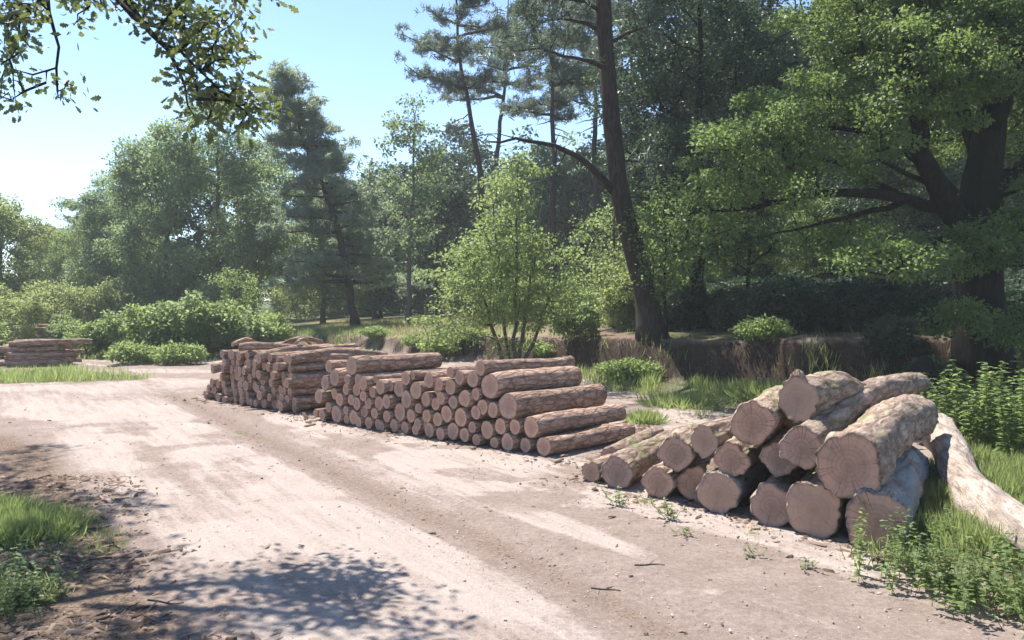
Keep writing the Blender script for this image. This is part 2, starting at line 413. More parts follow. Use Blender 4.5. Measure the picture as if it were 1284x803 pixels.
def cards(C, D, N, size, shape, rng):
    """leaf shapes at C, growing along D, facing N"""
    P, faces, fold = LEAF[shape]
    D = D / (np.linalg.norm(D, axis=1, keepdims=True) + 1e-9)
    W = np.cross(N, D); W /= (np.linalg.norm(W, axis=1, keepdims=True) + 1e-9)
    N2 = np.cross(D, W)
    n, k = len(C), len(P)
    sz = size[:, None, None]
    curl = rng.uniform(-0.25, 0.25, n)[:, None, None] * (P[:, 0] ** 2)[None, :, None]
    V = (C[:, None, :] + sz * (P[None, :, 0:1] * D[:, None, :] + P[None, :, 1:2] * W[:, None, :]
         + (fold * np.abs(P[None, :, 1:2]) - curl) * N2[:, None, :]))
    base = (np.arange(n) * k)[:, None]
    fs = [base + np.array(f)[None, :] for f in faces]
    rnd = np.repeat(np.clip(rng.normal(0.45, 0.24, n), 0, 1), k)
    return V.reshape(-1, 3), fs, rnd

def unit(rng, n):
    v = rng.normal(size=(n, 3)); return v / np.linalg.norm(v, axis=1, keepdims=True)

def clump_leaves(cl, per, rad, size, shape, rng, flat=0.6, upbias=0.5, clump_tone=0.3):
    n = len(cl) * per
    ci = np.repeat(np.arange(len(cl)), per)
    rr = (rng.uniform(0.6, 1.3, len(cl)) * rad)[ci]
    off = unit(rng, n) * (rng.uniform(0, 1, n) ** 0.5)[:, None] * rr[:, None]
    off[:, 2] *= flat
    C = cl[ci] + off
    N = unit(rng, n) * 0.8 + np.array([0, 0, upbias])
    D = off / (rr[:, None] + 1e-6) + unit(rng, n) * 0.7 + np.array([0, 0, -0.25])
    sz = size * rng.uniform(0.6, 1.3, n)
    V, fs, rnd = cards(C, D, N, sz, shape, rng)
    k = len(V) // n
    tone = np.repeat(rng.uniform(-1, 1, len(cl))[ci] * clump_tone, k)
    return V, fs, np.clip(rnd + tone, 0, 1)

def tufts(cl, dirs, per, length, rng):
    n = len(cl) * per; ci = np.repeat(np.arange(len(cl)), per)
    D = unit(rng, n) * 0.9 + dirs[ci] * 0.8 + np.array([0, 0, 0.25])
    C = cl[ci] - D * 0.02 + unit(rng, n) * 0.10
    return cards(C, D, unit(rng, n), length * rng.uniform(0.7, 1.25, n), 'blade', rng)

class Acc:
    def __init__(s): s.V = []; s.F = {}; s.n = 0; s.r = []
    def add(s, V, fs, rnd=None):
        for f in fs: s.F.setdefault(np.asarray(f).shape[1], []).append(np.asarray(f) + s.n)
        s.V.append(V); s.n += len(V)
        s.r.append(rnd if rnd is not None else np.zeros(len(V)))
    def mesh(s, name, mat, shade=False):
        return np_mesh(name, np.concatenate(s.V), [np.concatenate(f) for f in s.F.values()], mat,
                       attr={'rnd': np.concatenate(s.r)}, shade=shade)

def tube(acc, P, rad, sides=6, rng=None, rough=0.0):
    P = np.asarray(P, float); rad = np.asarray(rad, float); m = len(P)
    Tn = np.gradient(P, axis=0); Tn /= (np.linalg.norm(Tn, axis=1, keepdims=True) + 1e-9)
    ref = np.array([1.0, 0, 0]) if abs(Tn[0, 0]) < 0.8 else np.array([0, 1.0, 0])
    V = []
    u = np.cross(Tn[0], ref); u /= np.linalg.norm(u)
    a = np.linspace(0, 2 * np.pi, sides, endpoint=False)
    for i in range(m):
        u = u - Tn[i] * np.dot(u, Tn[i]); u /= (np.linalg.norm(u) + 1e-9)
        w = np.cross(Tn[i], u)
        rr = rad[i] * (1 + (rng.uniform(-rough, rough, sides) if rng is not None and rough else 0))
        V.append(P[i] + (np.cos(a) * rr)[:, None] * u + (np.sin(a) * rr)[:, None] * w)
    V = np.concatenate(V)
    i = np.arange(m - 1)[:, None] * sides; j = np.arange(sides)[None, :]; j2 = (j + 1) % sides
    q = np.stack([i + j, i + j2, i + sides + j2, i + sides + j], -1).reshape(-1, 4)
    acc.add(V, [q, np.arange(sides)[None, ::-1] , (np.arange(sides) + (m - 1) * sides)[None, :]])

def resample(P, step):
    P = np.asarray(P, float); seg = np.linalg.norm(np.diff(P, axis=0), axis=1); L = np.concatenate([[0], np.cumsum(seg)])
    n = max(2, int(L[-1] / step) + 1); q = np.linspace(0, L[-1], n)
    # Catmull-like smoothing through cubic interpolation of each coordinate
    out = np.stack([np.interp(q, L, P[:, k]) for k in range(P.shape[1])], -1)
    for _ in range(2):
        out[1:-1] = 0.25 * out[:-2] + 0.5 * out[1:-1] + 0.25 * out[2:]
    return out

def grow(trunks, clumps, rng, step=0.6, kr=0.012, rmin=0.008, wander=0.12, upcost=0.7):
    """trunks: list of (k,4) arrays xyz+radius. Joins every clump to the nearest wood. Returns chains [(pts, radii)]"""
    pos = []; par = []; plen = []; fixed = []; root = []
    for ti, tr in enumerate(trunks):
        d0 = None
        for k, p in enumerate(tr):
            if k == 0 and pos:
                q = np.array(pos); par.append(int(np.argmin(np.linalg.norm(q - p[:3], axis=1))))
            else: par.append(len(pos) - 1 if k else -1)
            pl = plen[par[-1]] + np.linalg.norm(np.array(pos[par[-1]]) - p[:3]) if par[-1] >= 0 else 0
            pos.append(p[:3]); plen.append(pl); fixed.append(p[3]); root.append(ti)
    nt = len(pos)
    A = np.zeros((nt + len(clumps) * 40, 3)); A[:nt] = np.array(pos); PL = np.zeros(len(A)); PL[:nt] = plen; n = nt
    d = np.array([np.min(np.linalg.norm(A[:nt] - c, axis=1)) for c in clumps])
    chains = []
    for ci in np.argsort(d):
        c = clumps[ci]; v = c - A[:n]; dist = np.linalg.norm(v, axis=1)
        cost = dist + 0.22 * PL[:n] + upcost * np.clip(A[:n, 2] - c[2], 0, None)
        b = int(np.argmin(cost)); L = dist[b]; m = max(2, int(L / step) + 1)
        tt = np.linspace(0, 1, m + 1)[1:]
        pts = A[b] + v[b] * tt[:, None]
        bow = np.sin(np.pi * tt) * L
        pts[:, 2] += bow * rng.uniform(-0.05, 0.14)
        pts += rng.normal(size=pts.shape) * wander * np.sqrt(step) * 0.5 * (tt * (1 - tt) * 4)[:, None]
        ids = [b]
        for p in pts:
            if n >= len(A): break
            A[n] = p; PL[n] = PL[ids[-1]] + np.linalg.norm(p - A[ids[-1]]); par.append(ids[-1]); fixed.append(0); root.append(root[b]); ids.append(n); n += 1
        chains.append(ids)
    cnt = np.zeros(n)
    for ids in chains: cnt[ids[-1]] += 1
    for k in range(n - 1, -1, -1):
        if par[k] >= 0: cnt[par[k]] += cnt[k]
    rad = np.maximum(rmin, kr * np.sqrt(np.maximum(cnt, 0.3)))
    out = []
    for ids in chains:
        r = rad[ids].copy(); cap = fixed[ids[0]] if fixed[ids[0]] else 9
        r = np.minimum(r, cap * 0.8); r[0] = min(r[0], r[1] * 1.25); r[-1] = rmin * 0.7
        out.append((A[ids], r, root[ids[0]]))
    return out

def blob(rng, ells, n, shell=0.5, mind=0.0):
    vol = np.array([e[3] * e[4] * e[5] for e in ells]) ** 0.8; pr = vol / vol.sum()
    pts = []
    tries = 0
    while len(pts) < n and tries < n * 40:
        tries += 1
        e = ells[rng.choice(len(ells), p=pr)]
        u = unit(rng, 1)[0] * (shell + (1 - shell) * rng.uniform() ** 0.6) if rng.uniform() < 0.8 else unit(rng, 1)[0] * rng.uniform() ** 0.5
        p = np.array(e[:3]) + u * np.array(e[3:])
        if mind and pts and np.min(np.linalg.norm(np.array(pts) - p, axis=1)) < mind: continue
        pts.append(p)
    return np.array(pts)

def taper_line(pts, r0, r1, step=0.5, wob=0.0, rng=None):
    P = resample(pts, step)
    if wob: P[1:-1] += rng.normal(size=P[1:-1].shape) * wob
    t = np.linspace(0, 1, len(P))
    return np.concatenate([P, (r0 * (1 - t) + r1 * t)[:, None]], 1)

def tree_meshes(name, trunks, clumps, leaf, seed, bark, flare=True, kr=0.012, step=0.6, wander=0.12, upcost=0.7, sides=10, rmin=0.008):
    """leaf: dict(mat, per, rad, size, shape, flat). Returns trunk mesh, crown mesh"""
    rng = np.random.default_rng(seed)
    acc = Acc()
    for k, tr in enumerate(trunks):
        tr = tr.copy()
        if k == 0 and flare:
            tr[:, 3] *= 1 + 0.45 * np.exp(-(tr[:, 2] - tr[0, 2]) / 0.35)
        tube(acc, tr[:, :3], tr[:, 3], sides if k == 0 else 8, rng, 0.06)
    for P, r, _ in grow(trunks, clumps, rng, step, kr, rmin, wander, upcost):
        tube(acc, P, r, 5 if r[0] > 0.03 else 4)
    tm = acc.mesh(name + '_trunk', bark, True)
    lc = Acc()
    for lf in (leaf if isinstance(leaf, list) else [leaf]):
        cl = clumps if 'sub' not in lf else clumps[rng.uniform(size=len(clumps)) < lf['sub']]
        if lf.get('tuft'):
            nb = lf.get('spread', 6); q = np.repeat(cl, nb, 0) + rng.normal(size=(len(cl) * nb, 3)) * lf['rad'] * np.array([1, 1, 0.55])
            lc.add(*tufts(q, unit(rng, len(q)), lf['per'], lf['size'], rng))
        else:
            lc.add(*clump_leaves(cl, lf['per'], lf['rad'], lf['size'], lf['shape'], rng, lf.get('flat', 0.6), lf.get('up', 0.5)))
    cm = lc.mesh(name + '_crown', leaf[0]['mat'] if isinstance(leaf, list) else leaf['mat'])
    return tm, cm

def put_tree(name, meshes, loc, label, cat='tree', group=None, rz=0.0, sc=1.0, scz=None):
    o = empty(name, loc, rz); o.scale = (sc, sc, scz or sc)
    link('trunk', meshes[0], o); link('crown', meshes[1], o)
    return tag(o, label, cat, group)

def spot(px, dist, dz=-0.05):
    x = (px - 642) / F * dist
    return np.array([x, dist, float(height(x, dist)) + dz])

RN = np.random.default_rng(7)

# --- tree kinds ---------------------------------------------------------------
def broad_kind(name, h, cr, base, seed, mat, bark, n=120, per=110, rad=0.55, size=0.13, shape='diamond', lean=(0, 0), r0=0.16, lobes=9, flat=0.7, mind=0.35):
    rng = np.random.default_rng(seed)
    tr = taper_line([(0, 0, 0), (lean[0] * .3, lean[1] * .3, h * .35), (lean[0] * .7, lean[1] * .7, h * .65), (lean[0], lean[1], h * .92)], r0, 0.03, 0.5, 0.04, rng)
    ells = [(lean[0] * .8, lean[1] * .8, (h + base) / 2, cr * .7, cr * .7, (h - base) / 2)]
    for k in range(lobes):
        a = rng.uniform(0, 6.28); zz = rng.uniform(0.08, 0.9); w = math.sin(math.pi * (0.12 + 0.8 * zz)) ** 0.7
        ells.append((lean[0] * zz + math.cos(a) * cr * .62 * w, lean[1] * zz + math.sin(a) * cr * .62 * w, base + (h - base) * zz,
                     cr * rng.uniform(.3, .5), cr * rng.uniform(.3, .5), cr * rng.uniform(.22, .36)))
    cl = blob(rng, ells, n, 0.55, mind)
    return tree_meshes(name, [tr], cl, dict(mat=mat, per=per, rad=rad, size=size, shape=shape, flat=flat), seed + 1, bark)

def pine_kind(name, h, cr, base, seed, mat, bark, whorls=11, r0=0.2, bend=(0, 0), bend2=(0, 0), size=0.26, per=15, spread=6, dead=5, droop=-0.1, conic=0.6, fill=1.0):
    rng = np.random.default_rng(seed)
    tr = taper_line([(0, 0, 0), (bend[0], bend[1], h * .4), (bend2[0], bend2[1], h * .75), (bend2[0] * 1.2, bend2[1] * 1.2, h * .98)], r0, 0.03, 0.6, 0.03, rng)
    limbs = [tr]; clumps = []
    for k in range(whorls):
        f = (k + rng.uniform(0, .6)) / whorls; z = base + (h * 0.97 - base) * f
        p = np.array([np.interp(z, tr[:, 2], tr[:, i]) for i in range(2)] + [z])
        for b in range(rng.integers(2, 5)):
            a = rng.uniform(0, 6.28); L = cr * ((1 - f) ** conic * 0.9 + 0.16) * rng.uniform(.6, 1.15)
            d = np.array([math.cos(a), math.sin(a), 0])
            mids = [p, p + d * L * .4 + [0, 0, L * (0.14 + droop)], p + d * L * .75 + [0, 0, L * (0.2 + droop * 2)], p + d * L + [0, 0, L * (0.34 + droop * 2.4)]]
            lb = taper_line(mids, 0.02 + 0.022 * L, 0.012, 0.5, 0.05, rng); limbs.append(lb)
            for q in range(int((4 + L * 3.2) * fill)):
                s = rng.uniform(0.32, 1.0); c = np.array([np.interp(s, np.linspace(0, 1, len(lb)), lb[:, i]) for i in range(3)])
                clumps.append(c + rng.normal(size=3) * np.array([.26, .26, .12]) * (0.5 + 0.25 * L) + [0, 0, 0.08])
    for k in range(dead):                                  # bare dead branches under the crown
        z = base * rng.uniform(0.45, 1.0); p = np.array([np.interp(z, tr[:, 2], tr[:, i]) for i in range(2)] + [z]); a = rng.uniform(0, 6.28)
        L = rng.uniform(.6, 2.0); d = np.array([math.cos(a), math.sin(a), rng.uniform(-.2, .3)])
        limbs.append(taper_line([p, p + d * L * .5, p + d * L + [0, 0, -.15 * L]], 0.035, 0.008, 0.4, 0.04, rng))
    return tree_meshes(name, limbs, np.array(clumps), dict(mat=mat, per=per, rad=0.2, size=size, shape='blade', tuft=True, spread=spread), seed + 1, bark, kr=0.008, step=0.4)

K = {}
K['round_a'] = broad_kind('round_a', 10.5, 3.6, 1.2, 11, M['leaf_mid'], M['grey_bark'], n=210, per=210, rad=.62, size=.13)
K['round_b'] = broad_kind('round_b', 10.0, 3.2, 0.8, 12, M['leaf_mid'], M['grey_bark'], n=190, per=210, rad=.6, size=.13, lean=(.5, .2))
K['light_a'] = broad_kind('light_a', 9.5, 3.2, 1.4, 13, M['leaf_light'], M['grey_bark'], n=170, per=190, rad=.6, size=.125)
K['yellow_a'] = broad_kind('yellow_a', 7.5, 3.4, 0.3, 14, M['leaf_yellow'], M['grey_bark'], n=260, per=210, rad=.6, size=.125)
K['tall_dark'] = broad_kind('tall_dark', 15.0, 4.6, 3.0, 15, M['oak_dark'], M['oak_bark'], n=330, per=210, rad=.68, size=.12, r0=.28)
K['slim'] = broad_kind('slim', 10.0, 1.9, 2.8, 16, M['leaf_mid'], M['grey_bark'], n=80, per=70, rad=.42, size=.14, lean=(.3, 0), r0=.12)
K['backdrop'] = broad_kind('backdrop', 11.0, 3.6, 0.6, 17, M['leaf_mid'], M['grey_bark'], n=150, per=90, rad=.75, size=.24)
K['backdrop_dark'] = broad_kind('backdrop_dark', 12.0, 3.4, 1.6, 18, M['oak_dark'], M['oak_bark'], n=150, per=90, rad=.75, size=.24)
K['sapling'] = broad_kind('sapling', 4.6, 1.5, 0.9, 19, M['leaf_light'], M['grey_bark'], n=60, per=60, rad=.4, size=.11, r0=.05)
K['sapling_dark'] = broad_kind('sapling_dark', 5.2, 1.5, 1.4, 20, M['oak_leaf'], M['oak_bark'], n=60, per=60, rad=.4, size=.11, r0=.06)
K['pine_tall'] = pine_kind('pine_tall', 18.0, 3.5, 11.4, 21, M['needle'], M['pine_bark'], 9, .24, (.25, 0), (-.9, .1), fill=.72, dead=9)
K['pine_mid'] = pine_kind('pine_mid', 15.0, 2.6, 9.0, 22, M['needle'], M['pine_bark'], 9, .2, (-.1, 0), (.1, .1), fill=.75, dead=9)
K['conifer'] = pine_kind('conifer', 13.5, 3.3, 2.2, 23, M['needle_soft'], M['pine_bark'], 30, .2, (-.8, 0), (-2.6, 0), droop=-0.13, conic=.8, dead=2, per=13, spread=6, size=.3, fill=.8)
K['pine_far'] = pine_kind('pine_far', 11.5, 3.6, 3.5, 24, M['needle'], M['pine_bark'], 11, .2, (.2, 0), (.3, 0), size=.34, per=12, spread=6, conic=.45)

# --- the woodland -------------------------------------------------------------
def T(kind, name, px, dist, label, group=None, sc=1.0, scz=None, rz=None):
    return put_tree(name, K[kind], spot(px, dist), label, 'tree', group, RN.uniform(0, 6.28) if rz is None else rz, sc, scz)

T('round_a', 'broadleaf_tree', 275, 41, 'tall broad crowned green tree left of the leaning feathery conifer', sc=1.16)
T('round_b', 'broadleaf_tree', 205, 43, 'rounded green tree rising behind the bushes between two similar taller crowns', sc=1.1)
T('round_a', 'broadleaf_tree', 152, 47, 'lower green tree at the left end of the wood, beside the open sky', sc=.92, rz=2.0)
T('light_a', 'broadleaf_tree', 318, 47, 'pale yellow green tree top showing just behind the leaning conifer', sc=1.12)
T('conifer', 'conifer_tree', 446, 37, 'feathery dark conifer with a leaning trunk, tallest of the trees under open sky', rz=0.0, sc=1.0, scz=.9)
T('slim', 'slim_tree', 512, 35, 'slim airy tree with a small open crown against the sky, left of the pines', rz=.4)
T('round_b', 'broadleaf_tree', 405, 46, 'dark green tree in the gap right of the leaning conifer', sc=.9, rz=1.0)
T('backdrop', 'broadleaf_tree', 470, 52, 'green tree standing far back in the gap left of the slim airy tree', sc=.92)
T('backdrop_dark', 'broadleaf_tree', 548, 46, 'dark tree directly behind and right of the slim airy tree', sc=.8)
T('pine_tall', 'pine_tree', 598, 41, 'tall pine with bare kinked trunk and high crown, leftmost pine against the sky', sc=1.0, rz=.2)
T('pine_tall', 'pine_tree', 622, 50, 'slender tall pine standing just behind the kinked leftmost pine', sc=1.08, rz=2.4)
T('pine_mid', 'pine_tree', 694, 35, 'straight thin trunked pine behind the light green young tree', sc=.97, rz=1.2)
T('pine_mid', 'pine_tree', 745, 44, 'pine half hidden behind the thick leaning pine trunk', sc=1.22, rz=3.9)
T('pine_tall', 'pine_tree', 797, 38, 'thin straight pine just right of the thick leaning pine, rising out of frame', sc=.95, rz=5.0)
T('pine_far', 'pine_tree', 100, 80, 'far bluish pine on the skyline at the left', sc=.98)
T('pine_far', 'pine_tree', 152, 72, 'far dark pine top peeping above the left end of the wood', sc=1.0, rz=2.0)
T('pine_far', 'pine_tree', 58, 84, 'far low dark pine beside the yellow green tree at the left edge', sc=.82, rz=4.0)
T('yellow_a', 'broadleaf_tree', 2, 44, 'bright yellow green tree cut by the left edge of the picture', sc=1.02)
T('light_a', 'broadleaf_tree', 72, 54, 'fresh green tree low on the skyline between far pine and left edge tree', sc=.72)
T('light_a', 'broadleaf_tree', 122, 53, 'fresh green tree in the gap at the left end of the wood', sc=.78, rz=2.5)
T('round_b', 'broadleaf_tree', 172, 52, 'green tree filling the skyline behind the left end of the wood', sc=.95, rz=4.0)
T('backdrop_dark', 'broadleaf_tree', 42, 60, 'dark tree behind the yellow green tree at the left edge', sc=.6)
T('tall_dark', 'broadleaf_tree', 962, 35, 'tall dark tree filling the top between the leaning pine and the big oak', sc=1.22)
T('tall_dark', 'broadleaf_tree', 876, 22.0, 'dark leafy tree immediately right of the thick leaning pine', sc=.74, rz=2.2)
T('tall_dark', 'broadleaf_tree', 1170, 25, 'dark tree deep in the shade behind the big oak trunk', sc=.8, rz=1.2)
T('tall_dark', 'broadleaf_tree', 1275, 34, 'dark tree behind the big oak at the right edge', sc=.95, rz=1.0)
T('tall_dark', 'broadleaf_tree', 1045, 37, 'dark tree added for shade deep behind the forked limbs of the big oak', sc=.92, rz=3.1)  # added to shade the wood floor and block backlight
T('tall_dark', 'broadleaf_tree', 1150, 42, 'tall dark tree added for shade far behind the big oak trunk, left of it', sc=1.05, rz=4.4)  # second tree added to keep sun off the floor behind the oak
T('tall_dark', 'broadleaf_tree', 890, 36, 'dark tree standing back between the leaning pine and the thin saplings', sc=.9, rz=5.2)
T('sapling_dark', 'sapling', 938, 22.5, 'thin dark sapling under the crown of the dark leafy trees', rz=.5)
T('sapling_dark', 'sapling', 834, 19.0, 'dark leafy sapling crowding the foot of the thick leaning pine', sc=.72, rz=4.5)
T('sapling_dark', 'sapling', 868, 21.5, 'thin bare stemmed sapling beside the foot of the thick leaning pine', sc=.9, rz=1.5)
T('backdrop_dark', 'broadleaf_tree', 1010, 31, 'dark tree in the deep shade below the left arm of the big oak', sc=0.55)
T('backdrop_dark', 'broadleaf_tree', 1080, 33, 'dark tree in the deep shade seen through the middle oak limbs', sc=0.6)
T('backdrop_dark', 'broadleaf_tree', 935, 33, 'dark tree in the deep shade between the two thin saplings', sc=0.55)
T('sapling', 'sapling', 770, 24, 'sunlit light green sapling just left of the thick pine foot', sc=.85, rz=2.5)
T('sapling', 'sapling', 832, 27, 'sunlit light green sapling seen right of the thick pine foot', sc=.8, rz=3.5)
T('sapling', 'sapling', 300, 31, 'pale green sapling shining against the dark foot of the leaning conifer', sc=.72, rz=.5)
for k, (px, d, sc, lab) in enumerate([
        (1010, 28.5, .75, 'sunlit green thicket tree seen below the left arm of the big oak'),
        (1135, 27, .95, 'sunlit pale tree glowing just left of the big oak trunk'),
        (908, 29, .8, 'pale lit tree between the two thin dark saplings')]):
    T('light_a', 'broadleaf_tree', px, d, lab, sc=.62 * sc)
row = 0
for d in (50, 58, 68):
    for px in range(455 - row * 20, 1330, 74):
        q = px + RN.uniform(-22, 22); dd = d + RN.uniform(-3, 3)
        lim = .84 if q < 575 else 1.05 if q < 880 else 1.3
        kd = 'backdrop' if RN.uniform() < .55 else 'backdrop_dark'
        T(kd, 'woodland_tree', q, dd, 'one of the close grown trees deep in the shady wood behind', 'close grown trees deep in the wood', sc=lim * RN.uniform(.8, 1.05) * d / 52)
    row += 1
for d, pxs in ((62, (60, 110, 165, 225, 290, 350, 410)),):
    for px in pxs:
        T('backdrop', 'woodland_tree', px + RN.uniform(-15, 15), d + RN.uniform(-4, 4), 'one of the low leafy trees closing the clearing far behind the bushes', 'low trees closing the clearing', sc=.62 * RN.uniform(.85, 1.1))

def far_wood():
    rng = np.random.default_rng(55); cl = []
    for k in range(1500):
        px = rng.uniform(-250, 1550); d = rng.uniform(88, 112); top = (3.5 + 5.5 * smooth(60, 480, px)) * (.6 + .6 * vnoise(px / 40., 0 * px + 3, 9))
        x = (px - 642) / F * d; cl.append((x, d, float(height(x, d)) + rng.uniform(0, 1) ** .7 * top))
    a = Acc(); a.add(*clump_leaves(np.array(cl), 42, 1.3, .42, 'diamond', rng, .7, .5)); tag(link('distant_wood', a.mesh('distant_wood', M['leaf_mid'])), kind='stuff')
far_wood()
# --- light green young tree on the bank edge (several stems) ------------------
def young_tree():
    rng = np.random.default_rng(51)
    p = spot(643, 18.9); o = empty('young_tree', p)
    st = []
    for (dx, dy, h) in ((-.5, .2, 4.6), (.15, 0, 5.3), (.7, .3, 4.3), (-1.1, -.1, 3.6), (1.2, 0, 3.0)):
        st.append(taper_line([(dx * .08, dy * .1, 0), (dx * .5, dy * .5, h * .45), (dx, dy, h)], 0.055, 0.012, .35, .02, rng))
    ells = [(-.15, 0, 3.9, 1.0, 1.0, 1.5), (-.75, 0, 2.6, 1.45, 1.2, .75), (.8, 0, 2.5, 1.2, 1.1, .8), (-1.5, -.1, 1.55, .85, .8, .5), (1.0, .1, 1.3, .9, .8, .6), (-.3, .1, 1.4, 1.3, .9, .7), (.2, 0, 5.0, .5, .5, .55), (-.9, 0, 3.5, .7, .6, .5)]
    ells += [(-.6, 0, .8, 1.2, .8, .5), (.8, .1, .75, 1.0, .8, .5), (.3, -.3, 2.2, 1.3, .9, .9), (-1.9, 0, 1.0, .6, .6, .4), (-.4, -.3, 3.0, 1.2, .8, .9)]
    ells = [e for e in ells if e[2] > 1.05 and not (e[0] > .7 and e[2] < 1.4)]
    cl = blob(rng, ells, 185, .35, .24)
    tm, cm = tree_meshes('young_tree', st, cl, dict(mat=M['leaf_light'], per=92, rad=.37, size=.078, shape='ovate', flat=.45), 52, M['grey_bark'], flare=False, kr=.006, step=.35)
    link('trunk', tm, o); link('crown', cm, o)
    tag(o, 'bright light green young tree with several thin stems on the bank edge', 'tree')
young_tree()

# --- the thick leaning pine ----------------------------------------------------
def big_pine():
    rng = np.random.default_rng(61); D = 19.5
    base = spot(816, D); o = empty('pine_tree', base)
    L = lambda px, py, dy=0.0: at_dist(px, py, D + dy) - base
    tr = np.array([(*L(818, 425), .34), (*L(813, 385), .27), (*L(803, 340), .255), (*L(786, 285), .24), (*L(774, 225), .225), (*L(764, 120), .20), (*L(757, 20), .185), (*L(752, -110), .16), (*L(748, -240), .11), (*L(750, -330), .05)])
    tr = resample(tr, .4)
    acc = Acc(); tr[0, 3] = .42; tr[1, 3] = .34
    tube(acc, tr[:, :3], tr[:, 3], 14, rng, .05)
    link('trunk', acc.mesh('pine_trunk', M['pine_bark'], True), o)
    arms = [([(768, 240, 0), (748, 212, -.3), (716, 190, -.5), (675, 177, -.7), (635, 174, -.8), (612, 178, -.9)], .10, .02),
            ([(765, 88, 0), (735, 76, -.3), (700, 66, -.5), (662, 60, -.6), (640, 64, -.7)], .06, .012),
            ([(762, 45, 0), (728, 24, .2), (690, 22, .3), (655, 38, .5)], .06, .012),
            ([(760, 18, 0), (715, -5, -.3), (680, 0, -.5), (648, 22, -.6)], .06, .012),
            ([(763, 55, 0), (790, 40, .3), (822, 30, .8)], .05, .012),
            ([(772, 205, 0), (800, 196, .4), (824, 200, .8)], .035, .01),
            ([(756, -20, 0), (800, -60, .3), (850, -70, .5)], .07, .015),
            ([(754, -60, 0), (700, -100, -.4), (640, -110, -.8)], .07, .015)]
    cl = []
    for pts, r0, r1 in arms:
        lb = taper_line([L(*q) for q in pts], r0, r1, .3, .02, rng)
        a = Acc(); tube(a, lb[:, :3], lb[:, 3], 7, rng, .05)
        for k in range(6):                                       # side twigs
            i = rng.integers(len(lb) // 3, len(lb)); d = unit(rng, 1)[0] * rng.uniform(.3, .8)
            tube(a, np.array([lb[i, :3], lb[i, :3] + d * .5 + [0, 0, .03], lb[i, :3] + d]), [lb[i, 3] * .5, .01, .006], 4)
            if pts[-1][1] < 100 and rng.uniform() < .7: cl.append(lb[i, :3] + d)
        if r0 < .1:
            for k in range(5): cl.append(lb[-1 - k % 3, :3] + rng.normal(size=3) * .22)
        link('limb', a.mesh('pine_limb', M['pine_bark'], True), o)
    for k in range(150):                                         # the high crown, above the picture
        h = rng.uniform(9, 13.5); a = rng.uniform(0, 6.28); q = rng.uniform(.3, 1) * 3.0
        cl.append(np.array([tr[-1, 0] + math.cos(a) * q, math.sin(a) * q, h]))
    cl = np.array(cl)
    chains = grow([tr], cl[-150:], rng, .6, .012, .01)
    a = Acc()
    for P, r, _ in chains: tube(a, P, r, 5)
    link('branch', a.mesh('pine_branches', M['pine_bark'], True), o)
    q = np.repeat(cl, 6, 0) + rng.normal(size=(len(cl) * 6, 3)) * np.array([.2, .2, .1])
    lc = Acc(); lc.add(*tufts(q, unit(rng, len(q)), 16, .2, rng))
    link('crown', lc.mesh('pine_crown', M['needle']), o)
    tag(o, 'thick dark pine trunk leaning left with one long bare curved branch', 'tree')
big_pine()

